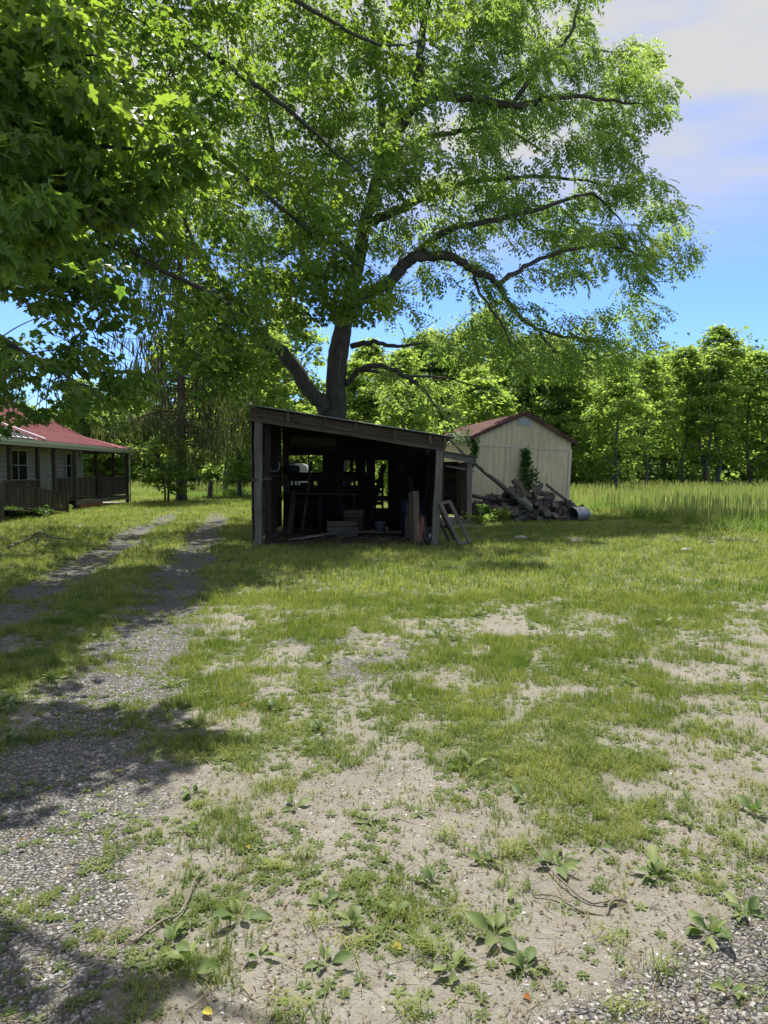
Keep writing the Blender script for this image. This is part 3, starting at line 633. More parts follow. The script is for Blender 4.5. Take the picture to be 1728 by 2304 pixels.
    tr = Acc(); sk = []; sr = []
    for P, r in limbs:
        Q = smooth_line(P, 6, .008); rr = np.interp(np.linspace(0, 1, len(Q)), np.linspace(0, 1, len(r)), r)
        tr.tube(Q, rr, 8, .5, bump=.08); sk.append(Q[4:]); sr.append(rr[4:])
    sk = np.concatenate(sk); sr = np.concatenate(sr); lf = Acc(); sp = []
    spray = fill([(-80, 0), (120, 10), (215, 70), (250, 120), (235, 160), (120, 160), (60, 200), (-80, 200)], 22, rng, 26)
    spray += fill([(-80, 200), (130, 190), (250, 250), (330, 250), (420, 260), (450, 330), (470, 380), (410, 420), (340, 430), (330, 500), (230, 520), (90, 540), (60, 590), (-80, 600)], 66, rng, 26)
    for (x, y) in spray:
        c = at(x, y, 6.0 + rng.normal(0, .4)); attach(sk, sr, c, tr, .008, 4, rng, sag=.06)
        clump_leaves(lf, c, rng.uniform(.16, .28), 38, .108, (MAPLE2_V, MAPLE2_F), rng, .5, .35, (-1.15, -.1), (.25, .8), .25); sp.append(c)
    for k in range(46):   # above the frame: dapples the gravel in the foreground
        c = np.array([rng.uniform(-3.9, -1.5), rng.uniform(6.0, 8.9), rng.uniform(5.7, 6.6)])
        if -(c[2] - EYE) / c[1] * F + 1062 > -60: continue
        attach(sk, sr, c, tr, .01, 4, rng); clump_leaves(lf, c, rng.uniform(.25, .45), 26, .16, (MAPLE_V, MAPLE_F), rng, .5, .4, (-1, 0), (.2, .8))
    for c0 in ((-1.75, 4.15, 5.0), (-1.25, 4.1, 5.1)):
        c = np.array(c0); attach(sk, sr, c, tr, .01, 4, rng); clump_leaves(lf, c, .3, 30, .16, (MAPLE_V, MAPLE_F), rng, .5, .4, (-1, 0), (.2, .8))
    tr.build('trunk', M['bark'], root, True); lf.build('crown', M['maple'], root, False, 'stuff')
    a = Acc(); a.stamp(MAPLE2_V, MAPLE2_F, np.zeros((1, 3)), np.eye(3)[None], np.array([1.]), .65); lme = [a.mesh('leaf', M['maple'])]
    a = Acc(); a.stamp(MAPLE2_V, MAPLE2_F, np.zeros((1, 3)), np.eye(3)[None], np.array([1.]), .95); lme.append(a.mesh('leaf', M['maple']))
    Wi = wmat(root).inverted()
    for k in range(290):
        c = sp[rng.integers(len(sp))] + rng.normal(0, .13, 3) * [1, 1, .7] + [0, -.1, .06]
        Rm = yawpitch(np.array([rng.uniform(-math.pi, math.pi)]), np.array([rng.uniform(-1.1, 0)]), np.array([rng.normal(0, .4)]))[0]
        o = bpy.data.objects.new('leaf', lme[k % 2]); COL.objects.link(o); o.parent = root
        o.matrix_basis = Wi @ Matrix.Translation(Vector(c)) @ Matrix(Rm.tolist()).to_4x4() @ Matrix.Scale(.115 * rng.uniform(.8, 1.15), 4)
build_maple()

# ------------------------------------------------------------------ spruce by the drive
def build_spruce():
    rng = np.random.default_rng(3); b = gnd(408, 1128); bx, by = b[0], 40.0; bx = (408 - 864) / F * by
    root = empty('spruce_tree', (bx, by, 0), 'tall spruce with a straight bare trunk and drooping branches between porch and shed', 'tree')
    tr = Acc(); P = [(bx - .05, by, -.1), (bx, by, .25), (bx + .02, by, 1), (bx + .05, by, 4), (bx + .12, by, 9), (bx + .1, by, 15), (bx, by, 21)]
    tr.tube(smooth_line(P, 6, .01), np.interp(np.linspace(0, 1, 37), [0, .08, .2, .4, .7, 1], [.48, .34, .30, .27, .18, .03]), 14, .5, bump=.08)
    lf = Acc(); strip = [(0, 0, 0), (.022, .3, 0), (.018, .8, 0.02), (0, 1, 0), (-.02, .75, -.02), (-.022, .3, 0)]; sf = [(0, 1, 2, 3, 4, 5)]
    z = 3.0
    while z < 20.5:
        nb = 5
        for k in range(nb):
            yaw = rng.uniform(0, 2 * math.pi); L = max(.6, 4.6 * (1 - (z - 2) / 20) + rng.uniform(-.6, .6)) * (0.8 if z < 3.6 else 1)
            d = np.array([math.cos(yaw), math.sin(yaw), 0]); o = np.array([bx, by, z + rng.uniform(-.2, .2)])
            Q = smooth_line([o, o + d * L * .3 + [0, 0, -.02 * L], o + d * L * .65 + [0, 0, -.13 * L], o + d * L + [0, 0, -.10 * L]], 4)
            tr.tube(Q, np.linspace(.04, .008, len(Q)), 4, .5)
            m = int(30 * L / 3) if z > 4.2 else int(14 * L / 3)
            tpar = rng.uniform(.28, 1, m); ip = tpar * (len(Q) - 1); i0 = np.minimum(ip.astype(int), len(Q) - 2); fr = (ip - i0)[:, None]
            pos = Q[i0] * (1 - fr) + Q[i0 + 1] * fr; side = rng.uniform(-1, 1, m)[:, None] * np.array([-d[1], d[0], 0]) * .55 * (1.15 - tpar[:, None])
            pos = pos + side + [0, 0, -.02]
            lf.stamp(strip, sf, pos, yawpitch(rng.uniform(-3.14, 3.14, m), rng.uniform(-1.55, -1.1, m), rng.uniform(-1, 1, m)), np.stack([rng.uniform(1.0, 2.0, m), rng.uniform(.35, 1.1, m), np.ones(m)], 1), rng.uniform(0, 1, m))
        z += .34
    tr.build('trunk', M['bark_s'], root, True); lf.build('crown', M['spruce'], root, False, 'stuff')
build_spruce()

# ------------------------------------------------------------------ generic trees
def tree_proto(name, H, spread, r0, low, nclump, nleaf, lsize, mat, bark, seed, stems=1, lean=0.02, top=1.0):
    rng = np.random.default_rng(seed); root = empty(name, (0, 0, 0), None, None); tr = Acc(); sk = []; sr = []
    for s in range(stems):
        az = rng.uniform(0, 6.28); sp = (0.05 if stems == 1 else .22)
        P = [np.array([0, 0, -.15]) + np.array([math.cos(az), math.sin(az), 0]) * .12 * (stems > 1)]
        for k in range(1, 6):
            P.append(np.array([math.cos(az) * sp * H * k / 5 + rng.normal(0, .012 * H), math.sin(az) * sp * H * k / 5 + rng.normal(0, .012 * H), H * .92 * k / 5]))
        Q = smooth_line(P, 5); rr = r0 * (1 - np.linspace(0, 1, len(Q))) ** .8 + .012; tr.tube(Q, rr, 8, .5, bump=.1)
        n0 = int(len(Q) * low); sk.append(Q[n0:]); sr.append(rr[n0:])
        for k in range(7):
            t0 = rng.uniform(low, .85); i = int(t0 * (len(Q) - 1)); yaw = k * 2.4 + rng.uniform(-.4, .4); L = spread * rng.uniform(.55, .95) * (1.15 - .6 * t0)
            d = np.array([math.cos(yaw), math.sin(yaw), 0]); B = smooth_line([Q[i], Q[i] + d * L * .4 + [0, 0, L * .32], Q[i] + d * L * .8 + [0, 0, L * .55]], 4)
            tr.tube(B, np.linspace(rr[i] * .55, .012, len(B)), 5, .5); sk.append(B[1:]); sr.append(np.linspace(rr[i] * .5, .02, len(B) - 1))
    sk = np.concatenate(sk); sr = np.concatenate(sr); lf = Acc()
    for k in range(nclump):
        z = (low * .8 + (1.0 - low * .8) * rng.random() ** .8) * H * top; f = (z / H - low * .8) / (1 - low * .8)
        prof = spread * (math.sin(math.pi * min(1, (.18 + .8 * f))) ** .7); a = rng.uniform(0, 6.28); rad = prof * rng.random() ** .45 * rng.uniform(.8, 1.1)
        c = np.array([math.cos(a) * rad, math.sin(a) * rad, z]); attach(sk, sr, c, tr, .025, 3, rng)
        clump_leaves(lf, c, rng.uniform(.5, 1.0) * spread * .28, nleaf, lsize, (QUAD_V, QUAD_F), rng, .55, .5, (-.9, .25), (.05, .95), .4)
    tr_o = link('trunk', tr.mesh('trunk', M[bark], True), root, world=False); lo = link('crown', lf.mesh('crown', M[mat]), root, world=False); lo['kind'] = 'stuff'
    return root
protos = [
    tree_proto('broadleaf_tree', 15, 3.6, .20, .28, 150, 46, .34, 'wood_l', 'bark_g', 101),
    tree_proto('broadleaf_tree', 14, 3.0, .16, .18, 130, 44, .34, 'wood_l', 'bark_g', 102, 2),
    tree_proto('broadleaf_tree', 13, 4.0, .20, .10, 170, 44, .36, 'wood_l', 'bark_g', 103),
    tree_proto('broadleaf_tree', 14, 3.4, .18, .22, 140, 44, .34, 'wood_d', 'bark_g', 104),
    tree_proto('broadleaf_tree', 8, 3.4, .12, .06, 140, 40, .32, 'wood_l', 'bark_g', 105, 2),
    tree_proto('broadleaf_tree', 8, 3.2, .12, .06, 130, 40, .32, 'wood_d', 'bark_g', 106, 2),
]
used = [False] * len(protos)
def put_tree(k, x, y, s, label, group, sz=None):
    if not used[k]: o = protos[k]; used[k] = True
    else: o = copy_tree(protos[k])
    o.matrix_basis = Matrix.Translation((x, y, 0)) @ Matrix.Rotation(random.uniform(0, 6.28), 4, 'Z') @ Matrix.Diagonal((s, s, sz or s, 1))
    props(o, label, 'tree', group); return o
# row at the edge of the meadow, right: px, Y, proto, scale, label
for px, Y, k, s, lab in [
    (1385, 58, 2, .80, 'bright green bushy tree overlapping the right side of the cream barn'),
    (1330, 66, 4, 1.1, 'low pale green tree just right of the cream barn'),
    (1452, 68, 0, .86, 'slender meadow-edge tree right of the bright bushy one'),
    (1535, 70, 0, .95, 'straight trunked tree, first of the clear trunks at the meadow edge'),
    (1592, 69, 1, 1.0, 'forked tree with twin dark trunks standing in the meadow grass'),
    (1612, 71, 0, 1.10, 'tallest thin-trunked tree at the meadow edge, crown against the sky'),
    (1690, 73, 2, 1.10, 'broad tree at the right edge of the photo with foliage to the ground'),
    (1770, 72, 1, 1.1, 'tree cut by the right edge beyond the meadow'),
]:
    put_tree(k, (px - 864) / F * Y, Y, s * .93, lab, 'trees along the meadow edge')
rr = random.Random(4)
for i in range(30):   # second rank behind
    px = 1180 + i * 26 + rr.uniform(-12, 12); Y = rr.uniform(84, 100)
    put_tree(rr.choice([0, 1, 2, 3, 3, 1]), (px - 864) / F * Y, Y, rr.uniform(.85, 1.16), 'dense tree in the second rank of the wood behind the meadow', 'trees in the wood behind the meadow')
for i in range(26):   # behind the barn and shed
    px = 800 + i * 19 + rr.uniform(-10, 10); Y = rr.uniform(60, 90)
    put_tree(rr.choice([0, 1, 2, 4, 2, 3]), (px - 864) / F * Y, Y, rr.uniform(.98, 1.3) * Y / 80, 'leafy green tree in the row behind the shed and barn', 'trees behind the shed and barn')
for i in range(30):   # far left, behind porch and spruce
    px = 60 + i * 25 + rr.uniform(-12, 12); Y = rr.uniform(66, 96)
    put_tree(rr.choice([4, 4, 4, 5, 2]), (px - 864) / F * Y, Y, rr.uniform(.85, 1.2) * Y / 80, 'rounded tree in the far hedgerow behind the porch and spruce', 'trees in the far left hedgerow')
for px, Y, k, s, lab in [(612, 44, 1, .72, 'slim tree whose bare stem shows just above the shed roof left of the walnut'),
                         (575, 52, 3, .72, 'dark thin tree between the spruce and the walnut limb'),
                         (655, 50, 0, .86, 'airy tree filling the fork between the walnut trunk and its left limb'), (500, 58, 1, .9, 'tall leafy tree directly right of the spruce trunk'), (540, 47, 2, .75, 'bushy tree behind the low end of the walnut limb'),
                         (900, 40, 4, .78, 'bright yellow-green tree right of the walnut trunk above the shed roof'),
                         (1080, 52, 4, 1.0, 'light green tree behind the ridge of the cream barn'),
                         (20, 50, 3, .72, 'dark tree rising behind the red porch roof')]:
    put_tree(k, (px - 864) / F * Y, Y, s, lab, None)
# small multi-stemmed tree beside the spruce
sm = tree_proto('sapling', 3.5, 1.6, .05, .22, 80, 34, .20, 'wood_l', 'bark_g', 120, 3)
sm.matrix_basis = Matrix.Translation(((375 - 864) / F * 38.5, 38.5, 0)); props(sm, 'small multi-stemmed tree with spreading crown left of the spruce trunk', 'tree')

# woodland masses (nobody could count them)
def mass(name, n, pf, size, mat, seed, tint=(0, 1), zr=None):
    rng = np.random.default_rng(seed); p = pf(rng, n); lf = Acc(); n = len(p)
    big = np.repeat(rng.uniform(tint[0], tint[1], (n + 39) // 40), 40)[:n]
    lf.stamp(QUAD_V, QUAD_F, p, yawpitch(rng.uniform(-3.14, 3.14, n), rng.uniform(-.9, .4, n), rng.normal(0, .6, n)), size * rng.uniform(.6, 1.3, n), np.clip(big + rng.normal(0, .18, n), 0, 1))
    o = lf.build(name, M[mat]); props(o, kind='stuff'); return o
def pf_hill(rng, n):
    m = n // 40; y = 112 + 190 * rng.random(m) ** 1.3; x = rng.uniform(-.75, .75, m) * y * 1.0; h = rng.uniform(6, 11, m)
    c = np.stack([x, y, hillz(x, y) + h * .6], 1); v = rng.normal(0, 1, (m, 40, 3)); v /= np.linalg.norm(v, axis=2)[..., None]
    p = c[:, None] + v * (rng.random((m, 40, 1)) ** .4) * (np.stack([h * .42, h * .42, h * .55], 1)[:, None]); return p.reshape(-1, 3)
props(mass('woodland', 44000, pf_hill, 1.3, 'wood_d', 61), 'wooded hillside rising behind the meadow trees', None)
def pf_under(rng, n):
    m = n // 40; x = rng.uniform(-60, 75, m); y = rng.uniform(86, 100, m) + np.where(x < 12, -8, 0) + np.where(x > 14, -6, 0); h = rng.uniform(1.5, 4.2, m)
    c = np.stack([x, y, h * .45], 1); v = rng.normal(0, 1, (m, 40, 3)); v /= np.linalg.norm(v, axis=2)[..., None]
    p = c[:, None] + v * (rng.random((m, 40, 1)) ** .4) * (np.stack([h * .7, h * .5, h * .5], 1)[:, None]); p[..., 2] = np.abs(p[..., 2]); return p.reshape(-1, 3)
props(mass('undergrowth', 24000, pf_under, .5, 'wood_d', 62), 'dark undergrowth below the distant trees', None)

# ------------------------------------------------------------------ boards
def board_mesh(L, w, t, rng, jit=0.004, seg=1):
    a = Acc(); n = seg + 1; V = []
    for i in range(n):
        x = L * i / seg; j = lambda: rng.uniform(-jit, jit); by = rng.uniform(-jit, jit) * 1.5
        V += [(x + (j() * 3 if i in (0, n - 1) else 0), -w / 2 + j() + by, -t / 2 + j() * .4), (x, w / 2 + j() + by, -t / 2 + j() * .4), (x, w / 2 + j() + by, t / 2 + j() * .4), (x + (j() * 3 if i in (0, n - 1) else 0), -w / 2 + j() + by, t / 2 + j() * .4)]
    Fc = [(0, 1, 2, 3)]
    for i in range(seg):
        b = i * 4
        for k in range(4): Fc.append((b + k, b + 4 + k, b + 4 + (k + 1) % 4, b + (k + 1) % 4))
    b = seg * 4; Fc.append((b + 3, b + 2, b + 1, b))
    a.raw(V, Fc); return a
BR = random.Random(99)
def board(name, parent, mat, p0, p1, w, t, up=(0, 0, 1), jit=.004, seg=2, label=None):
    """board from p0 to p1; w measured across (perpendicular to up), t along up"""
    p0 = Vector(p0); p1 = Vector(p1); x = (p1 - p0); L = x.length; x.normalize(); z = Vector(up); z = z - x * z.dot(x)
    if z.length < 1e-4: z = Vector((0, 1, 0)) - x * x.y
    z.normalize(); y = z.cross(x)
    me = board_mesh(L, w, t, BR, jit, seg).mesh(name, M[mat] if isinstance(mat, str) else mat)
    Mx = Matrix(((x.x, y.x, z.x, p0.x), (x.y, y.y, z.y, p0.y), (x.z, y.z, z.z, p0.z), (0, 0, 0, 1)))
    o = link(name, me, parent, Mx)
    if label: o['label'] = label
    return o

# ------------------------------------------------------------------ open shed
def build_shed():
    root = empty('open_shed', (-.8, 15.9, 0), 'weathered open-fronted wooden shed with a sloping metal roof, dark inside', 'shed')
    Yf, Yb = 15.9, 20.4
    zr = lambda x: 3.02 - (x + 2.93) * (3.02 - 2.32) / 4.45      # roof underside top line
    post = lambda xb, xt, y, z, w=.17, m='grey_wood': board('post', root, m, (xb, y, -.05), (xt, y, z), w, w * .85, (0, -1, 0), .008, 5)
    post(-2.74, -2.70, Yf, 2.86, .15); post(1.10, 1.22, Yf, 2.16, .15)
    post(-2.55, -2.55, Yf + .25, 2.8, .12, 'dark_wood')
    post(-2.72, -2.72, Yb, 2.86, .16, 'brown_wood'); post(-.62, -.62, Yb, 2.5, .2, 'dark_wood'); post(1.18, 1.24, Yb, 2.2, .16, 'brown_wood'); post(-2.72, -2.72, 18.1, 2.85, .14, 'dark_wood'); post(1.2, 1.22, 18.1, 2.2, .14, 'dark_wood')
    # fascia boards, front and back, rafters
    for y, m in ((Yf - .11, 'brown_wood'), (Yb + .1, 'dark_wood')):
        board('beam', root, m, (-2.85, y, zr(-2.85) - .11), (1.32, y, zr(1.32) - .11), .17, .045, (0, 1, 0), .006, 6)
        board('beam', root, m, (-2.85, y + .05, zr(-2.85) - .24), (1.32, y + .05, zr(1.32) - .24), .13, .05, (0, 1, 0), .006, 6)
    for y in (16.9, 17.9, 18.9, 19.7):
        board('rafter', root, 'dark_wood', (-2.8, y, zr(-2.8) - .09), (1.3, y, zr(1.3) - .09), .05, .14, (0, 0, 1), .004, 3)
    for x in (-2.05, -1.25, -.62, .23, .98, 1.30):
        board('purlin_block', root, 'brown_wood', (x, Yf - .165, zr(x) - .015), (x + .012, Yf - .165, zr(x) - .20), .055, .05, (0, 1, 0), .004, 1)
    # roof sheets: corrugated metal, one object each
    nx_ = 6; x0, x1 = -2.95, 1.52
    for i in range(8):
        ya = Yf - .28 + i * .62; yb = ya + .64; a = Acc(); V = []; Fc = []; n = 17
        for k in range(n):
            yy = ya + (yb - ya) * k / (n - 1); dz = .009 * math.sin(k * math.pi / 1.0 * .5 * 1.0 + 0) + (i % 2) * .004
            for xx in (x0, x1 + BR.uniform(-.02, .02)):
                V.append((xx, yy, zr(xx) + .02 + dz)); V.append((xx, yy, zr(xx) + .012 + dz))
        for k in range(n - 1):
            b = k * 4; c = b + 4
            Fc += [(b, b + 2, c + 2, c), (b + 1, c + 1, c + 3, b + 3), (b, c, c + 1, b + 1), (b + 2, b + 3, c + 3, c + 2)]
        Fc += [(0, 1, 3, 2), (4 * n - 4, 4 * n - 2, 4 * n - 1, 4 * n - 3)]
        a.raw(V, Fc); a.build('roof_sheet', M['zinc'], root)
    # left wall: horizontal boards on the outside
    z = .12
    while z < 2.9:
        wd = BR.uniform(.14, .2); board('wall_board', root, 'brown_wood', (-2.855, Yf - .06 + BR.uniform(-.02, .02), z + wd / 2), (-2.855, Yb, z + wd / 2), wd + .02, .022, (1, 0, 0), .004, 2); z += wd
    # right wall: vertical boards, open gaps low down near the front
    y = 16.35
    while y < Yb:
        wd = BR.uniform(.15, .22); zb = .05 if y > 17.4 else BR.uniform(.75, .95)
        board('wall_board', root, 'brown_wood', (1.30 + (int(y * 7) % 2) * .025, y + wd / 2, zb), (1.315 + (int(y * 7) % 2) * .025, y + wd / 2, zr(1.3) - .22), wd + .02, .022, (1, 0, 0), .004, 2); y += wd
    # back wall: horizontal boards with gaps, window and door openings
    hbn = [0]
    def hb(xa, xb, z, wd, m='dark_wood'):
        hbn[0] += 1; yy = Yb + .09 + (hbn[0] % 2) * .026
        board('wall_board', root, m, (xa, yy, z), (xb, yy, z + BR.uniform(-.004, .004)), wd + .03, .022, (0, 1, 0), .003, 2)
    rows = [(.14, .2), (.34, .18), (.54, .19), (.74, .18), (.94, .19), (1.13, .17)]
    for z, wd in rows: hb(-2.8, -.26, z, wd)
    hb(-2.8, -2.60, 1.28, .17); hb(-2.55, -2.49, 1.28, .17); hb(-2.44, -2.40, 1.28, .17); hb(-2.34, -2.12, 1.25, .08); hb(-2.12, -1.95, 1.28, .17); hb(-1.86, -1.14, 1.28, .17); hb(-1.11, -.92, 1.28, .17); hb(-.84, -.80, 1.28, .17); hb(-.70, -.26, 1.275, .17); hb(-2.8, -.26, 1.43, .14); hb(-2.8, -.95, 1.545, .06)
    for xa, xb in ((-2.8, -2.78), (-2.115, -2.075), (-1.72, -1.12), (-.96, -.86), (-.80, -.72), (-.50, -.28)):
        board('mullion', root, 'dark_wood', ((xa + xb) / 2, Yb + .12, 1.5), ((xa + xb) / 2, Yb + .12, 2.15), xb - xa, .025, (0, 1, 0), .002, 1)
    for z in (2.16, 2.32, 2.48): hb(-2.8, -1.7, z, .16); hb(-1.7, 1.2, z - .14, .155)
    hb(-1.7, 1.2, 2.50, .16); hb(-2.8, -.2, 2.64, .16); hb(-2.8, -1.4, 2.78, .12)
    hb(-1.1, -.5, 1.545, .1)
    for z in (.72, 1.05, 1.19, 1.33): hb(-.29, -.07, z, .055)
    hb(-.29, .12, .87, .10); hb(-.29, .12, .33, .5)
    board('wall_board', root, 'dark_wood', (-2.8, Yb + .16, .5), (-2.8 + 2.5, Yb + .16, .5), 1.0, .02, (0, 1, 0), .003, 2)  # wide backing sheet added behind the boards to block light in their gaps
    board('wall_board', root, 'dark_wood', (.14, Yb + .1, 1.0), (1.25, Yb + .1, 1.0), 2.1, .02, (0, 1, 0), .003, 2)  # second added backing sheet, sealing light out of the right part
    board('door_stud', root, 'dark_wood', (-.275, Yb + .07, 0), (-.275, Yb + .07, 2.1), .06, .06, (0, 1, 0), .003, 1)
    board('door_stud', root, 'dark_wood', (-.04, Yb + .06, 0), (-.04, Yb + .06, 1.5), .06, .03, (0, 1, 0), .003, 1)
    x = .11
    while x < 1.3:
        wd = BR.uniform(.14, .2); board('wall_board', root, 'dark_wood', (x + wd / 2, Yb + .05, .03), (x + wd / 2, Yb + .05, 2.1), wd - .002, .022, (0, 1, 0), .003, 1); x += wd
    board('brace', root, 'brown_wood', (-2.6, 16.1, 1.52), (-2.6, 18.0, 1.5), .08, .05, (0, 0, 1))
    board('rail', root, 'brown_wood', (-2.86, 15.78, 1.42), (-2.45, 15.99, 1.46), .045, .05, (0, 0, 1))
    board('hanging_shelf', root, 'brown_wood', (-2.35, 18.6, 2.30), (-1.15, 18.6, 2.24), .30, .025, (0, -.35, 1))
    board('hanging_shelf', root, 'brown_wood', (-2.35, 18.45, 2.40), (-1.2, 18.45, 2.34), .2, .025, (0, 1, 0))
build_shed()

# ------------------------------------------------------------------ lean-to beside the shed
def build_leanto():
    root = empty('lean_to', (2.2, 23, 0), 'low wooden lean-to on one corner post between the open shed and the cream barn', 'shed')
    a, b = at(985, 1014, 22.6), at(1072, 1030, 22.6)
    board('fascia', root, 'grey_wood', a - [0, 0, .10], b - [.06, 0, .10], .17, .05, (0, 1, 0), .008, 4)
    for i in range(6):
        y0 = 22.5 + i * .6; board('roof_board', root, 'grey_wood', (a[0], y0 + .3, a[2] + .015), (b[0] + .05, y0 + .3, b[2] + .015), .59, .025, (0, 0, 1), .006, 2)
    p = at(1057, 1040, 22.7); board('post', root, 'grey_wood', (p[0], 22.7, -.05), (p[0], 22.7, p[2]), .15, .13, (0, 1, 0), .01, 4)
    board('post', root, 'brown_wood', (p[0], 26, -.05), (p[0], 26, 1.9), .12, .12, (0, 1, 0)); board('post', root, 'dark_wood', (1.7, 26, -.05), (1.7, 26, 1.98), .12, .12, (0, 1, 0)); board('post', root, 'dark_wood', (1.66, 22.75, -.05), (1.66, 22.75, 2.05), .12, .12, (0, 1, 0))
    for k in range(9):
        z = .12 + k * .205; board('wall_board', root, 'dark_wood', (p[0] + .03, 22.8, z + .05), (p[0] + .03, 26.05, z + .05), .225, .022, (1, 0, 0), .006, 2)
        board('wall_board', root, 'dark_wood', (1.62, 26.08, z + .09), (p[0], 26.08, z + .09), .225, .022, (0, 1, 0), .006, 2)
    q0, q1 = at(1003, 1048, 22.75), at(1056, 1058, 22.75); board('rail', root, 'grey_wood', q0, q1, .045, .04, (0, 1, 0), .004, 2)
build_leanto()

# ------------------------------------------------------------------ cream barn
def build_barn():
    W, L, H, PK = 3.66, 9.0, 2.95, 3.86; yaw = R(8.5); tilt = R(2.6)
    org = Vector((3.12, 26.4, -.06))
    root = empty('storage_barn', org, 'cream panelled storage barn with a brown-red metal gable roof behind the woodpile', 'barn', rot=(0, tilt, yaw))
    def part(name, acc, mat, label=None):
        o = link(name, acc.mesh(name, M[mat]), root, world=False)
        if label: o['label'] = label
        return o
    def topz(x): return H + (PK - H) * (1 - abs(x - W / 2) / (W / 2))
    # front: three 1.22 m grooved panels
    for i in range(3):
        a = Acc(); x0 = i * 1.22; n = 24; prev = None
        xs_ = [x0 + 1.214 * k / n for k in range(n + 1)]; V = []; Fc = []
        for k, x in enumerate(xs_):
            dy = .010 if k % 4 == 2 else 0.0
            V += [(x, dy, 0), (x, dy, H - .32)]
        for k in range(n): Fc.append((2 * k, 2 * k + 2, 2 * k + 3, 2 * k + 1))
        b = len(V); V += [(x0, .03, 0), (x0 + 1.214, .03, 0), (x0 + 1.214, .03, H - .32), (x0, .03, H - .32)]; Fc += [(b + 3, b + 2, b + 1, b), (0, 1, b + 3, b), (2 * n, b + 1, b + 2, 2 * n + 1)]
        a.raw(V, Fc); part('wall_panel', a, 'cream')
        a = Acc(); V = []; Fc = []
        for k, x in enumerate(xs_):
            dy = .010 if k % 4 == 2 else 0.0; V += [(x, dy - .004, H - .31), (x, dy - .004, topz(x) + .03)]
        for k in range(n): Fc.append((2 * k, 2 * k + 2, 2 * k + 3, 2 * k + 1))
        a.raw(V, Fc); part('gable_panel', a, 'cream')
    for i in range(6):
        a = Acc(); y0 = .035 + i * 1.49; a.box((0.0, y0, 0), (.02, y0 + 1.48, H - .02)); part('wall_panel', a, 'cream')
        a = Acc(); a.box((W - .02, y0, 0), (W, y0 + 1.48, H - .02)); part('wall_panel', a, 'cream')
    a = Acc(); a.raw([(0, L, 0), (W, L, 0), (W, L, H), (W / 2, L, PK), (0, L, H)], [(4, 3, 2, 1, 0)]); part('back_wall', a, 'cream')
    a = Acc(); a.box((-.02, -.022, H - .345), (W + .02, -.006, H - .285)); part('trim_board', a, 'cream_trim')
    for x0, x1 in ((-.03, .07), (W - .07, W + .03)):
        a = Acc(); a.box((x0, -.026, 0), (x1, -.007, H - .29)); part('corner_trim', a, 'cream_trim')
        
    for k in (1, 2):
        a = Acc(); a.box((k * 1.22 - .022, -.018, 0), (k * 1.22 + .014, -.005, H - .35)); part('batten', a, 'cream_trim')
    # vent
    a = Acc(); vx = W / 2; a.box((vx - .24, -.03, PK - .44), (vx + .24, -.012, PK - .20)); v = part('vent', a, 'white', 'white louvred gable vent')
    for k in range(3):
        for j in range(5):
            a = Acc(); a.box((vx - .21 + k * .145, -.042 - j * .001, PK - .42 + j * .042), (vx - .09 + k * .145, -.031, PK - .40 + j * .042)); o = link('slat', a.mesh('slat', M['zinc']), v, world=False)
    # roof: ribbed sheets, 0.9 m wide, both slopes
    ov = .16; sl = math.atan2(PK - H, W / 2)
    for side in (-1, 1):
        for i in range(11):
            y0 = -.16 + i * .87; a = Acc(); V = []; Fc = []; prof = []
            for k in range(4): prof += [(y0 + k * .2175, .0), (y0 + k * .2175 + .03, .022), (y0 + k * .2175 + .05, .022), (y0 + k * .2175 + .08, 0)]
            prof.append((y0 + .87, 0))
            for (yy, dz) in prof:
                xe = -ov if side < 0 else W + ov; ze = H - ov * math.tan(sl); V += [(xe, yy, ze + .05 + dz), (W / 2, yy, PK + .05 + dz)]
            for k in range(len(prof) - 1):
                f = (2 * k, 2 * k + 1, 2 * k + 3, 2 * k + 2); Fc.append(f if side > 0 else f[::-1])
            a.raw(V, Fc); part('roof_sheet', a, 'rust_roof')
        a = Acc(); xe = -ov if side < 0 else W + ov; ze = H - ov * math.tan(sl)
        p = [(xe, -.17, ze - .06), (W / 2, -.17, PK - .06), (W / 2, -.17, PK + .075), (xe, -.17, ze + .075)]; q_ = [(x, -.135, z) for x, _, z in p]
        a.raw(p + q_, [(0, 1, 2, 3), (7, 6, 5, 4), (0, 4, 5, 1), (3, 2, 6, 7), (0, 3, 7, 4)]); part('rake_trim', a, 'rust_roof')
        a = Acc(); a.box((xe - .01 if side > 0 else xe - .02, -.16, ze - .08), (xe + .02, 9.3, ze + .045)); part('eave_trim', a, 'rust_roof')
    a = Acc(); a.raw([(-ov, -.14, H - .10), (.01, -.14, H - .02), (.01, L, H - .02), (-ov, L, H - .10)], [(0, 1, 2, 3)]); part('soffit', a, 'cream_trim')
    return root, wmat(root)
barn, BM = build_barn()
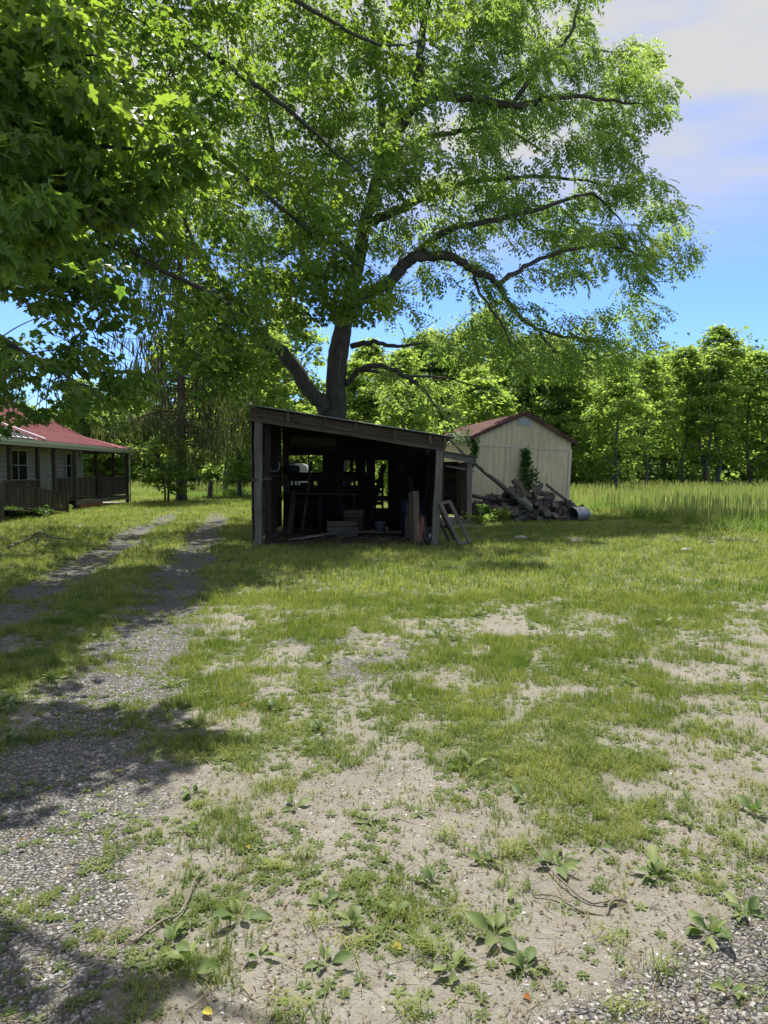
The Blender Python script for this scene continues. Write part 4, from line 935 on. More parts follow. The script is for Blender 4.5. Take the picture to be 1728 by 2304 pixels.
def climbing(name, label, pts, n, parent=None, size=.11, seed=0, spread=.16):
    """leafy vine hugging the barn wall: pts are barn-local (x, y, z, radius)"""
    rng = np.random.default_rng(seed); root = empty(name, (BM @ Vector(pts[0][:3]))[:], label, 'vine'); st = Acc(); lf = Acc()
    W_ = np.array([(BM @ Vector(p[:3]))[:] for p in pts]); Q = smooth_line(W_, 5, .015); rad = np.interp(np.linspace(0, 1, len(Q)), np.linspace(0, 1, len(pts)), [p[3] for p in pts])
    st.tube(Q, .014, 5); i = rng.integers(0, len(Q), n); d = rng.normal(0, .5, (n, 3)) * rad[i][:, None]; d[:, 1] = -np.abs(d[:, 1]) * .6 - .02
    d[:, 0] = np.clip(d[:, 0], -rad[i], rad[i])
    lf.stamp(KITE_V, KITE_F, Q[i] + d, yawpitch(rng.uniform(-2.6, -.5, n), rng.uniform(-1.2, -.2, n), rng.normal(0, .5, n)), size * rng.uniform(.6, 1.3, n), rng.uniform(.1, .9, n))
    st.build('stem', M['bark_g'], root); lf.build('foliage', M['vine'], root, False, 'stuff')
climbing('climbing_vine', 'green vine climbing the middle of the barn front above the woodpile', [(2.0, -.06, .3, .2), (2.05, -.06, .9, .30), (2.1, -.06, 1.5, .34), (1.95, -.06, 2.0, .24), (1.9, -.06, 2.5, .12)], 900, seed=1)
climbing('climbing_vine', 'vine hanging from the left corner of the barn roof', [(-.1, .1, 1.6, .08), (-.06, 0, 2.1, .14), (.0, -.1, 2.6, .16), (-.2, .2, 2.88, .22), (-.3, 1.2, 2.95, .24), (-.35, 2.6, 3.0, .25)], 800, seed=2)
climbing('climbing_vine', 'small sprig of vine low on the right part of the barn front', [(2.95, -.05, .2, .1), (2.98, -.05, .6, .16), (3.0, -.05, 1.05, .08)], 110, seed=3)

# ------------------------------------------------------------------ woodpile
def log_mesh(L, r, split, rng, end=True):
    a = Acc(); n = 7 if split else 9
    ang = np.sort(rng.uniform(0, 2 * math.pi, n)) if split else np.arange(n) / n * 2 * math.pi
    if split: ang = np.arange(n) / n * 2 * math.pi + rng.uniform(-.3, .3, n)
    rr = r * (rng.uniform(.65, 1.1, n) if split else rng.uniform(.92, 1.05, n)); V = []; S_ = 4
    bend = rng.uniform(-.03, .03, 2) * L
    for i in range(S_):
        x = L * (i / (S_ - 1) - .5); bb = math.sin(math.pi * i / (S_ - 1))
        for k in range(n): V.append((x, math.cos(ang[k]) * rr[k] * (1 - .08 * i / S_) + bend[0] * bb, math.sin(ang[k]) * rr[k] * (1 - .08 * i / S_) + bend[1] * bb))
    Fc = [tuple(range(n))[::-1], tuple(range((S_ - 1) * n, S_ * n))]
    for i in range(S_ - 1):
        for k in range(n): Fc.append((i * n + k, i * n + (k + 1) % n, (i + 1) * n + (k + 1) % n, (i + 1) * n + k))
    a.raw(V, Fc); me = a.mesh('log', M['log_wood'], False); me.materials.append(M['log_end'])
    me.polygons[0].material_index = 1; me.polygons[1].material_index = 1; return me
rng = np.random.default_rng(77)
LM = [log_mesh(rng.uniform(.42, .95), rng.uniform(.055, .12), k % 2 == 0, rng) for k in range(16)]
def put_log(me, loc, yaw, pitch, s=1.0, label=None, cat='log', name='log', group='logs in the woodpile'):
    o = link(name, me); o.matrix_basis = Matrix.Translation(Vector(loc)) @ Matrix.Rotation(yaw, 4, 'Z') @ Matrix.Rotation(pitch, 4, 'Y') @ Matrix.Rotation(random.uniform(0, 6), 4, 'X') @ Matrix.Scale(s, 4)
    return props(o, label or 'grey weathered piece of firewood in the loose pile before the barn', cat, group)
def heap(x, y):
    return .95 * np.exp(-(((x - 4.9) / 1.15) ** 2 + ((y - 24.9) / .8) ** 2)) + .45 * np.exp(-(((x - 3.7) / 1.2) ** 2 + ((y - 24.9) / .8) ** 2)) + .25 * np.exp(-(((x - 6) / .6) ** 2 + ((y - 24.7) / .6) ** 2))
for k in range(150):
    x = rng.uniform(3.1, 6.5); y = rng.uniform(23.7, 25.8); h = float(heap(x, y))
    if h < .10: h = .08
    z = h * rng.uniform(.55, 1.0) if h > .2 else .07
    put_log(LM[k % 16], (x, y, max(z, .07)), rng.uniform(-1.3, 1.3) if rng.random() < .75 else rng.uniform(1.2, 1.9), rng.normal(0, .28), rng.uniform(.75, 1.15))
for (px, py, Y, yaw, pit, L_, r_, lab) in [(1160, 1152, 23.7, 1.35, .05, .7, .13, 'thick round log with a pale cut end at the front of the pile'),
                                          (1224, 1152, 23.6, 1.75, -.05, .6, .12, 'short pale-ended round log beside the dark bark log'),
                                          (1210, 1100, 24.4, .9, -.5, .6, .085, 'pale barkless chunk sticking up near the top of the pile'),
                                          (1120, 1140, 24.2, .08, .05, 1.6, .08, 'long dark limb lying across the left side of the pile'),
                                          (1050 + 60, 1120, 24.5, .1, .12, 1.9, .07, 'second long thin limb behind the left side of the pile'),
                                          (1258, 1112, 24.3, -.2, .65, 1.1, .05, 'thin straight pole sloping down the right side of the pile')]:
    c = at(px, py, Y); put_log(log_mesh(L_, r_, False, rng), (c[0], c[1], max(c[2], r_)), yaw, pit, 1, lab)
a = Acc(); P = [at(1018, 996, 25.6), at(1058, 1034, 24.9), at(1110, 1078, 24.2), at(1150, 1110, 23.8), at(1196, 1150, 23.4)]; P[-1][2] = max(P[-1][2], .12)
a.tube(smooth_line(P, 4, .01), np.linspace(.035, .105, 17), 9, bump=.08); props(a.build('leaning_pole', M['bark_g'], None, True), 'long grey pole leaning from the woodpile up onto the lean-to roof', 'pole')
for (a0, a1, Ya, w_, lab) in [((1168, 1082), (1182, 1112), 24.3, .13, 'reddish brown board end standing up at the top of the pile'), ((1196, 1090), (1210, 1125), 24.2, .06, 'narrow grey board sloping behind the reddish one'), ((1176, 1120), (1195, 1140), 23.9, .16, 'short pale plank end in the middle of the pile')]:
    p0, p1 = at(*a0, Ya), at(*a1, Ya - .25); o = board('plank', None, 'brown_wood' if 'red' in lab else 'log_end', p0, p1, w_, .035, (0, -1, .4)); props(o, lab, 'plank', 'boards thrown on the woodpile')
# bin lying on its side
def build_bin():
    c = at(1298, 1133, 23.6); r = .25; root = empty('metal_bin', (c[0], c[1], 0), 'dented galvanised bin lying on its side at the right end of the woodpile', 'bin')
    a = Acc(); n = 28; V = []; Fc = []; secs = [(-.32, r), (-.30, r + .012), (-.27, r), (0, r * .97), (.02, r * .98), (.25, r * .94), (.30, r * .95), (.33, r * .93)]
    ax = Vector((.8, .6, .03)).normalized(); u1 = Vector((0, 0, 1)); v1 = ax.cross(u1).normalized(); u1 = v1.cross(ax); C = Vector((c[0] + .05, c[1], r - .02))
    for (t_, rad) in secs:
        for k in range(n):
            an = 2 * math.pi * k / n; rr_ = rad * (1 + (.018 if k % 2 else -.0)); V.append(C + ax * t_ + (u1 * math.cos(an) + v1 * math.sin(an)) * rr_)
    for i in range(len(secs) - 1):
        for k in range(n): Fc.append((i * n + k, i * n + (k + 1) % n, (i + 1) * n + (k + 1) % n, (i + 1) * n + k))
    Fc.append(tuple((len(secs) - 1) * n + k for k in range(n))); a.raw([tuple(v) for v in V], Fc); a.build('body', M['zinc'], root, True)
    a = Acc(); a.tube([C + ax * -.32 + (u1 * math.cos(an) + v1 * math.sin(an)) * (r + .006) for an in np.linspace(0, 2 * math.pi, 25)], .009, 5, caps=False); a.build('rim', M['zinc'], root, True)
    a = Acc(); h0 = C + ax * -.1 - v1 * (r + .005); a.tube(smooth_line([h0 + u1 * .08, h0 + u1 * .08 - v1 * .05, h0 - u1 * .08 - v1 * .05, h0 - u1 * .08], 4), .008, 5); a.build('handle', M['zinc'], root, True)
build_bin()

# ------------------------------------------------------------------ things leaning by the right post
def frame(loc0, loc1, wvec, label, rungs=(0.0, .5, .97), mat='grey_wood', wd=.075):
    a0, a1, wv = np.array(loc0, float), np.array(loc1, float), np.array(wvec, float)
    root = empty('wooden_ladder', (a1[0], a1[1], 0), label, 'ladder')
    for s in (0, 1): board('rail', root, mat, a0 + wv * s, a1 + wv * s, wd, .04, (.3, -1, .3), .004, 3)
    for t_ in rungs:
        p = a0 + (a1 - a0) * t_ + np.array([0, .03, 0]); board('rung', root, mat, p - wv * .12, p + wv * 1.12, .07, .03, (.3, -1, .3), .003, 1)
frame(at(991, 1133, 15.75), at(1036, 1226, 15.35), (.20, -.04, .04), 'grey narrow wooden frame leaning against the right front post of the shed')
frame(at(972, 1140, 16.4), at(1010, 1216, 16.0), (.14, .02, 0), 'darker frame leaning behind the right front post', (.1, .6), 'dark_wood', .06)
for (p0, p1, w_, m_, lab) in [((936, 1105, 16.5), (938, 1212, 16.15), .13, 'brown_wood', 'broad brown plank standing inside the shed left of the right post'),
                              ((925, 1108, 16.7), (928, 1210, 16.3), .10, 'brown_wood', 'pale edged plank standing next to the broad brown one'),
                              ((955, 1160, 16.4), (965, 1215, 16.1), .06, 'dark_wood', 'short dark board slanting at the foot of the right post'),
                              ((905, 1040, 19.5), (908, 1180, 19.0), .2, 'dark_wood', 'tall dark plank against the back wall right of the door gap')]:
    q0, q1 = at(*p0), at(*p1); q1[2] = .02; props(board('plank', None, m_, q0, q1, w_, .03, (0, -1, 0)), lab, 'plank')
q = at(947, 1195, 16.9); a = Acc(); a.raw([(q[0] - .05, 16.9, .02), (q[0] + .12, 16.9, .02), (q[0] + .16, 16.98, .35), (q[0] + .02, 16.98, .62), (q[0] - .02, 16.98, .4), (q[0] - .05, 16.93, .02), (q[0] + .12, 16.93, .02), (q[0] + .16, 17.01, .35), (q[0] + .02, 17.01, .62), (q[0] - .02, 17.01, .4)], [(0, 1, 2, 3, 4), (9, 8, 7, 6, 5), (0, 5, 6, 1), (1, 6, 7, 2), (2, 7, 8, 3), (3, 8, 9, 4), (4, 9, 5, 0)])
props(a.build('plastic_sheet', M['pinkred']), 'faded pink-red sheet standing behind the planks at the shed right side', 'sheet')
def tyre(c, r, rt, ax, label, cat='tyre'):
    root = empty('tyre', (c[0], c[1], 0), label, cat); ax = Vector(ax).normalized(); u = ax.orthogonal().normalized(); v = ax.cross(u); C = Vector(c)
    a = Acc(); n, m = 28, 10; V = []; Fc = []
    for i in range(n):
        an = 2 * math.pi * i / n
        for k in range(m):
            b = 2 * math.pi * k / m; d = (u * math.cos(an) + v * math.sin(an)); V.append(tuple(C + d * (r + rt * math.cos(b)) + ax * rt * 1.1 * math.sin(b)))
    for i in range(n):
        for k in range(m): Fc.append((i * m + k, ((i + 1) % n) * m + k, ((i + 1) % n) * m + (k + 1) % m, i * m + (k + 1) % m))
    a.raw(V, Fc); a.build('tread', M['rubber'], root, True)
    a = Acc(); rim = [C + (u * math.cos(an) + v * math.sin(an)) * (r - rt * .8) for an in np.linspace(0, 2 * math.pi, 21)]; a.tube(rim, .022, 5, caps=False); a.tube([C - ax * .05, C + ax * .05], .06, 10); 
    for k in range(5):
        an = 2 * math.pi * k / 5; a.tube([C, C + (u * math.cos(an) + v * math.sin(an)) * (r - rt * .8)], .012, 4)
    a.build('wheel', M['zinc'], root, True)
tyre((1.02, 15.98, .2), .15, .05, (.5, -1, .35), 'small black wheel lying at the foot of the right front post')

# interior clutter
def crate(c, s, mat, label, rz=0, name='crate'):
    root = empty(name, (c[0], c[1], c[2]), label, 'crate', rot=(0, 0, rz)); X_, Y_, Z_ = s; Wm = wmat(root)
    def lb(n_, p0, p1, w_, t_, up): board(n_, root, mat, Wm @ Vector(p0), Wm @ Vector(p1), w_, t_, Wm.to_3x3() @ Vector(up))
    for sy in (-1, 1):
        for k in range(3): lb('slat', (-X_ / 2, sy * Y_ / 2, Z_ * (k + .5) / 3), (X_ / 2, sy * Y_ / 2, Z_ * (k + .5) / 3), Z_ / 3 - .02, .015, (0, 1, 0))
    for sx in (-1, 1):
        for k in range(3): lb('slat', (sx * X_ / 2, -Y_ / 2 + .02, Z_ * (k + .5) / 3), (sx * X_ / 2, Y_ / 2 - .02, Z_ * (k + .5) / 3), Z_ / 3 - .02, .015, (1, 0, 0))
    lb('base', (-X_ / 2 + .01, 0, .012), (X_ / 2 - .01, 0, .012), Y_ - .03, .015, (0, 0, 1))
crate((-1.05, 18.3, 0), (.75, .45, .38), 'brown_wood', 'dusty slatted crate on the shed floor near the middle', .1)
crate((-.75, 19.2, 0), (.5, .4, .62), 'brown_wood', 'taller slatted crate behind the middle of the shed', -.2)
for (x, y, tx, L_, m_, lab) in [(-2.2, 19.7, .12, 1.9, 'brown_wood', 'long pole leaning in the left back corner of the shed'), (-1.0, 19.6, -.2, 1.5, 'dark_wood', 'slanting bar leaning on the workbench'), (-.45, 19.3, .25, 1.8, 'dark_wood', 'slanted board leaning beside the door gap'), (.35, 19.9, -.1, 1.9, 'dark_wood', 'upright board against the right back wall'), (.95, 19.0, .15, 1.8, 'brown_wood', 'thin board leaning at the right back of the shed'), (.8, 17.3, -.12, 1.5, 'dark_wood', 'dark board leaning by the barrel'), (.55, 17.5, .05, .9, 'brown_wood', 'short stump-like board end before the barrel'), (-2.45, 18.8, .1, 1.1, 'brown_wood', 'board propped on the left wall of the shed')]:
    props(board('plank', None, m_, (x, y, .0), (x + tx * L_, y + .3, L_), random.uniform(.05, .16), .03, (0, -1, 0), .006, 3), lab, 'plank')
def workbench():
    root = empty('workbench', (-1.6, 19.9, 0), 'dark workbench along the back wall under the left window', 'workbench')
    board('top', root, 'brown_wood', (-2.7, 19.85, 1.02), (-.7, 19.85, 1.0), .6, .05, (0, 0, 1), .004, 3)
    for x in (-2.6, -1.7, -.8):
        for y in (19.6, 20.1): board('leg', root, 'dark_wood', (x, y, 0), (x, y, .99), .08, .08, (0, 1, 0))
    board('shelf', root, 'dark_wood', (-2.65, 19.85, .4), (-.75, 19.85, .4), .5, .03, (0, 0, 1))
workbench()
def lathe(name, prof, loc, mat, label, cat, n=20, parent=None):
    a = Acc(); V = []; Fc = []
    for (r_, z_) in prof:
        for k in range(n): V.append((loc[0] + r_ * math.cos(2 * math.pi * k / n), loc[1] + r_ * math.sin(2 * math.pi * k / n), loc[2] + z_))
    for i in range(len(prof) - 1):
        for k in range(n): Fc.append((i * n + k, i * n + (k + 1) % n, (i + 1) * n + (k + 1) % n, (i + 1) * n + k))
    Fc.append(tuple(range(n))[::-1])
    a.raw(V, Fc); o = a.build(name, M[mat], parent, True)
    return props(o, label, cat) if cat else o
pot = empty('iron_pot', (-2.53, 20.25, 1.57), 'dark iron pot on the ledge in front of the left shed window', 'pot')
lathe('body', [(.16, 0), (.2, .03), (.215, .12), (.20, .2), (.18, .205), (.16, .21), (.10, .23), (.02, .245)], (-2.53, 20.28, 1.57), 'black_metal', None, None, parent=pot)
lathe('knob', [(.012, 0), (.03, .015), (.03, .03), (.01, .04)], (-2.53, 20.28, 1.81), 'black_metal', None, None, 10, pot)
board('ledge', bpy.data.objects['open_shed'], 'dark_wood', (-2.78, 20.25, 1.55), (-1.7, 20.25, 1.55), .35, .03, (0, 0, 1))
brl = empty('blue_barrel', (.72, 18.0, 0), 'dark blue barrel standing at the right inside the shed', 'barrel')
lathe('body', [(.26, 0), (.285, .03), (.285, .3), (.30, .31), (.30, .34), (.285, .35), (.285, .6), (.30, .61), (.30, .64), (.285, .65), (.285, .88), (.26, .91), (.24, .91)], (.72, 18.0, 0), 'blue', None, None, 24, brl)
lathe('lid', [(.25, .9), (.25, .93), (.05, .935)], (.72, 18.0, 0), 'blue', None, None, 24, brl)
a = Acc(); P = [at(608, 1010, 17.2), at(608, 1050, 17.2), at(612, 1059, 17.2), at(622, 1060, 17.2), at(628, 1054, 17.2), at(629, 1040, 17.2)]
a.tube(smooth_line(P, 4), .012, 6); props(a.build('hanging_cord', M['pale'], None, True), 'pale cord hanging in a loop inside the left post', 'cord')
for k, (x, y, z, L_) in enumerate([(-1.5, 17.9, .06, 1.3), (-1.2, 18.0, .10, 1.1), (-1.9, 17.6, .05, .9), (-.2, 18.5, .06, 1.4), (.2, 18.3, .08, .8), (-2.2, 16.9, .05, .8)]):
    p0 = np.array([x, y, z]); an = rng.uniform(-.5, .5); props(board('plank', None, 'grey_wood', p0, p0 + np.array([math.cos(an) * L_, math.sin(an) * L_, rng.uniform(0, .1)]), .1, .025, (0, 0, 1)), 'short loose plank lying on the shed floor', 'plank', 'loose planks on the shed floor')
lathe('bucket', [(.10, 0), (.13, .26), (.135, .27), (.12, .265), (.1, .2)], (-1.35, 18.35, .0), 'black_metal', 'dark bucket on the shed floor beside the crate', 'bucket')
lathe('bucket', [(.12, 0), (.15, .30), (.155, .31), (.14, .305), (.12, .2)], (-.1, 18.9, .0), 'zinc', 'metal bucket on the shed floor in front of the door gap', 'bucket')
a = Acc(); nl = 900; pp = np.stack([rng.uniform(-2.7, 1.1, nl), rng.uniform(16.1, 20.1, nl), rng.uniform(.0, .04, nl)], 1)
a.stamp([(-.008, 0, 0), (.008, 0, 0), (.004, 1, .03), (-.004, 1, .03)], [(0, 1, 2, 3)], pp, yawpitch(rng.uniform(-3.1, 3.1, nl), rng.uniform(-.02, .25, nl), rng.normal(0, .3, nl)), np.stack([np.ones(nl), rng.uniform(.08, .35, nl), rng.uniform(.1, .35, nl)], 1), rng.uniform(0, 1, nl))
props(a.build('straw_litter', M['straw']), 'straw and twigs littering the shed floor', kind='stuff')

# pale camper trailer far behind, glimpsed through the left shed window
def camper():
    root = empty('camper_trailer', (-3.9, 42, 0), 'pale grey rounded camper seen through the left window of the shed', 'trailer')
    prof = [(-5.5, .5), (-5.55, 1.2), (-5.35, 1.75), (-5.1, 2.0), (-4.85, 2.1), (-4.6, 2.08), (-4.35, 1.95), (-4.2, 1.6), (-4.15, .5)]
    a = Acc(); n = len(prof); V = [(x, 41, z) for x, z in prof] + [(x, 43, z) for x, z in prof]
    a.raw(V, [tuple(range(n))[::1], tuple(range(n, 2 * n))[::-1]] + [(i, i + n, (i + 1) % n + n, (i + 1) % n) for i in range(n)]); a.build('body', M['pale'], root)
    for z in (.9, 1.15, 1.75): a = Acc(); a.box((-5.3, 40.97, z), (-4.3, 40.995, z + .03)); a.build('trim_strip', M['zinc'], root)
    a = Acc(); a.box((-5.1, 40.96, 1.3), (-4.6, 40.99, 1.6)); a.build('window', M['glass'], root)
    for x in (-5.2, -4.5):
        a = Acc(); a.tube([(x, 40.9, .33), (x, 41.15, .33)], .33, 18); a.build('wheel', M['rubber'], root)
camper()

# ------------------------------------------------------------------ house with porch
def build_house():
    root = empty('farmhouse', (-17, 30, 0), 'pale sided farmhouse with a faded red metal roof and a railed wooden porch', 'house')
    XE, XW, XR = -13.0, -14.8, -18.7; ZE, ZB, ZR_ = 2.76, 3.36, 5.30; Y0, Y1, YE = 17.0, 35.9, 38.1
    # clapboards
    for k in range(13):
        z = .42 + k * .2; a = Acc(); a.raw([(XW + .045, Y0, z), (XW + .045, Y1, z), (XW + .012, Y1, z + .186), (XW + .012, Y0, z + .186), (XW, Y0, z), (XW, Y1, z)], [(0, 1, 2, 3), (0, 4, 5, 1)])
        a.build('clapboard', M['siding'], root)
        if k < 12:
            a = Acc(); a.raw([(XW, Y1 + .028, z), (-23, Y1 + .028, z), (-23, Y1 + .004, z + .203), (XW, Y1 + .004, z + .203)], [(0, 1, 2, 3)]); a.build('clapboard', M['siding'], root)
    a = Acc(); a.box((-23, Y0, .0), (XW, Y1, 3.1)); a.raw([(-23, Y1 - .01, 3.1), (XW, Y1 - .01, 3.1), (XR, Y1 - .01, ZR_ - .15)], [(0, 2, 1)]); a.build('wall', M['porch_wood'], root)  # dark wall colour shows between clapboards as painted shadow lines
    a = Acc(); a.box((XW + .003, Y1 - .06, .42), (XW + .05, Y1 + .05, 3.0)); a.build('corner_board', M['white'], root)
    def window(y0, y1, z0, z1):
        a = Acc(); t_ = .07; x0, x1 = XW + .05, XW + .095
        for lo, hi in (((x0, y0 - t_, z0 - t_), (x1, y0, z1 + t_)), ((x0, y1, z0 - t_), (x1, y1 + t_, z1 + t_)), ((x0, y0, z1), (x1, y1, z1 + t_)), ((x0, y0, z0 - t_), (x1 + .02, y1, z0))): a.box(lo, hi)
        w_ = a.build('window', M['white'], root); ym = (y0 + y1) / 2; zm = (z0 + z1) / 2
        for ya, yb in ((y0, ym - .02), (ym + .02, y1)):
            for za, zb in ((z0, zm - .015), (zm + .015, z1)):
                a = Acc(); a.box((x0 + .002, ya, za), (x0 + .012, yb, zb)); a.build('pane', M['glass'], w_)
        a = Acc(); a.box((x0 + .004, ym - .02, z0), (x1 - .01, ym + .02, z1)); a.build('mullion', M['white'], w_)
        a = Acc(); a.box((x0 + .003, y0, zm - .015), (x1 - .012, y1, zm + .015)); a.build('sash_rail', M['white'], w_)
    window(28.9, 30.3, 1.3, 2.45); window(34.05, 35.2, 1.35, 2.45); window(24.5, 25.8, 1.3, 2.45)
    a = Acc(); a.box((XW + .05, 31.4, .45), (XW + .09, 32.2, 2.5)); d = a.build('door', M['siding'], root); a = Acc(); a.tube([(XW + .09, 32.1, 1.4), (XW + .15, 32.1, 1.4)], .03, 8); a.build('handle', M['zinc'], d)
    for y in (31.33, 32.27): board('door_trim', root, 'white', (XW + .05, y, .45), (XW + .05, y, 2.6), .1, .05, (1, 0, 0), .001, 1)
    # deck
    z = .40; y = 22.0
    while y < YE - .2:
        board('deck_board', root, 'porch_wood', (XW + .03, y, z), (XE - .22, y, z), .14, .035, (0, 0, 1), .002, 1); y += .15
    board('rim_joist', root, 'grey_wood', (XE - .2, 31.4, .29), (XE - .2, YE - .15, .29), .17, .045, (1, 0, 0), .003, 4); board('rim_joist', root, 'grey_wood', (XE - .2, 22, .29), (XE - .2, 29.4, .29), .17, .045, (1, 0, 0), .003, 4)
    board('rim_joist', root, 'grey_wood', (XE - .2, YE - .15, .29), (-20, YE - .15, .29), .17, .045, (0, 1, 0), .003, 4)
    # brick pier under the deck corner
    for r_ in range(5):
        for k in range(13):
            y0 = 31.7 + k * .21 + (.1 if r_ % 2 else 0); a = Acc(); a.box((XE - .3, y0, -.02 + r_ * .075), (XE - .2, y0 + .2, .045 + r_ * .075)); a.build('brick', M['brick'], root)
    # posts
    for y in (22.6, 26.0, 28.1, 29.5, 31.5, YE - .25): board('post', root, 'porch_wood', (XE - .25, y, -.02), (XE - .25, y, ZE - .1), .13, .13, (1, 0, 0), .003, 2)
    for x in (-13.95, -14.85, -16.5): board('post', root, 'porch_wood', (x, YE - .22, .4), (x, YE - .22, ZE - .05), .13, .13, (1, 0, 0), .003, 2)
    # railings
    def railing(y0, y1, x, z0, z1, step=.13, zz0=None, zz1=None, alongx=False, x1=None):
        zz0 = z0 if zz0 is None else zz0; zz1 = z1 if zz1 is None else zz1
        n = int((abs(x1 - x) if alongx else abs(y1 - y0)) / step)
        P0 = lambda t_, z_: ((x + (x1 - x) * t_) if alongx else x, y0 if alongx else y0 + (y1 - y0) * t_, z_)
        board('handrail', root, 'porch_wood', P0(0, z1), P0(1, zz1), .09, .04, (0, 0, 1), .002, 2); board('bottom_rail', root, 'porch_wood', P0(0, z0), P0(1, zz0), .05, .05, (0, 0, 1), .002, 2)
        for k in range(1, n):
            t_ = k / n; board('baluster', root, 'porch_wood', P0(t_, z0 + (zz0 - z0) * t_), P0(t_, z1 + (zz1 - z1) * t_), .045, .04, (1, 0, 0), .001, 1)
    railing(31.6, YE - .3, XE - .25, .50, 1.34, .115)
    railing(29.55, 31.45, XE - .3, .50, 1.34)
    railing(YE - .22, 0, XE - .3, .5, 1.34, .14, alongx=True, x1=-19)
    railing(22.7, 28.0, XE - .2, .45, 1.30, .13)
    railing(23.2, 28.0, XE + .9, .62, 1.28, .14, .12, .78)         # ramp side rail
    for y in (23.2, 25.6, 28.0): zt = 1.3 - (y - 23.2) * .104; board('ramp_post', root, 'porch_wood', (XE + .9, y, -.02), (XE + .9, y, zt), .09, .09, (1, 0, 0), .002, 1)
    k = 0; y = 23.2
    while y < 28: board('ramp_board', root, 'porch_wood', (XE - .1, y, .40 - (y - 23.2) * .078), (XE + .9, y, .40 - (y - 23.2) * .078), .13, .03, (0, 0, 1), .002, 1); y += .14
    # eave beam, gutter, downspout
    board('eave_beam', root, 'grey_wood', (XE - .24, 20, ZE - .15), (XE - .24, YE - .1, ZE - .15), .17, .08, (1, 0, 0), .002, 3)
    board('eave_beam', root, 'grey_wood', (XE - .28, YE - .2, ZE - .15), (-20, YE - .2, ZE - .15), .17, .08, (0, 1, 0), .002, 3)
    a = Acc(); V = []; Fc = []; pr = [(0, 0), (0, -.11), (.05, -.13), (.11, -.09), (.12, 0), (.11, 0), (.10, -.08), (.05, -.115), (.01, -.1), (.01, 0)]
    for y in (17.5, YE + .05): V += [(XE - .03 + dx, y, ZE + .0 + dz) for dx, dz in pr]
    n = len(pr)
    for k in range(n - 1): Fc.append((k, k + 1, n + k + 1, n + k))
    a.raw(V, Fc); a.build('gutter', M['gutter'], root)
    a = Acc(); a.box((XE - .06, 17.5, ZE - .2), (XE - .04, YE + .05, ZE + .02)); a.build('fascia', M['gutter'], root)
    a = Acc(); a.tube(smooth_line([(XE + .03, YE - .05, ZE - .08), (XE + .02, YE - .05, ZE - .2), (XE - .14, YE - .1, ZE - .38), (XE - .15, YE - .1, ZE - .6), (XE - .15, YE - .1, .1)], 4), .035, 8); a.build('downspout', M['gutter'], root, True)
    a = Acc(); a.raw([(XE, 17.5, ZE - .02), (XE, YE, ZE - .02), (XW, YE, ZE - .02), (XW, 17.5, ZE - .02)], [(0, 1, 2, 3)]); a.build('porch_ceiling', M['siding'], root)
    # roof panels with ribs
    def rpanel(p00, p01, p10, p11, mat, name='roof_panel', ribs=4, lift=.0, ribmat=None):
        """p0x bottom edge (start,end), p1x top edge"""
        p00, p01, p10, p11 = [np.array(p, float) for p in (p00, p01, p10, p11)]; nrm = np.cross(p01 - p00, p10 - p00); nrm /= np.linalg.norm(nrm); nrm *= (1 if nrm[2] > 0 else -1)
        V = []; Fc = []; ts = [(0, 0)]
        for k in range(ribs): c_ = (k + .5) / ribs; ts += [(c_ - .04, 0), (c_ - .02, .028), (c_ + .02, .028), (c_ + .04, 0)]
        ts.append((1, 0))
        for t_, h_ in ts: V += [p00 + (p01 - p00) * t_ + nrm * (h_ + lift), p10 + (p11 - p10) * t_ + nrm * (h_ + lift)]
        for k in range(len(ts) - 1): Fc.append((2 * k, 2 * k + 2, 2 * k + 3, 2 * k + 1))
        a = Acc(); a.raw(V, Fc); o = a.build(name, M[mat], root)
        return o
    y = 17.5
    while y < 36.0:
        y2 = min(y + .92, 36.0); rpanel((XW - .02, y, ZB), (XW - .02, y2, ZB), (XR, y, ZR_), (XR, y2, ZR_), 'red_roof')
        a = Acc(); a.raw([(XR, y, ZR_), (XR, y2, ZR_), (-23.4, y2, ZB), (-23.4, y, ZB)], [(0, 1, 2, 3)]); a.build('roof_panel', M['red_roof'], root)
        if y2 > 28.3: rpanel((XE, y, ZE + .03), (XE, y2, ZE + .03), (XW, y, ZB + .01), (XW, y2, ZB + .01), 'red_roof')
        else:
            o = rpanel((XE, y, ZE + .03), (XE, y2, ZE + .03), (XW - .5, y, ZB + .26), (XW - .5, y2, ZB + .26), 'grey_metal', ribs=2, lift=.05); 
            for t_ in (.25, .75):
                yy = y + (y2 - y) * t_; board('seam', root, 'rib', (XE, yy, ZE + .115), (XW - .5, yy, ZB + .345), .06, .03, (0, 0, 1), .001, 1)
        y = y2
    board('ridge_cap', root, 'grey_metal', (XE, 28.25, ZE + .12), (XW - .5, 28.25, ZB + .36), .22, .03, (0, 0, 1), .001, 1)
    a = Acc(); a.raw([(XE, 36.0, ZE + .03), (XE, YE, ZE + .03), (XW, 36.0, ZB + .01)], [(0, 1, 2)]); a.raw([(XE, YE, ZE + .03), (-23, YE, ZE + .03), (-23, 36.0, ZB + .01), (XW, 36.0, ZB + .01)], [(0, 1, 2, 3)]); a.build('hip_roof', M['red_roof'], root)
    board('rake_trim', root, 'red_roof', (XW - .02, 36.04, ZB - .02), (XR, 36.04, ZR_ - .02), .14, .04, (0, 1, 0), .001, 1)
build_house()
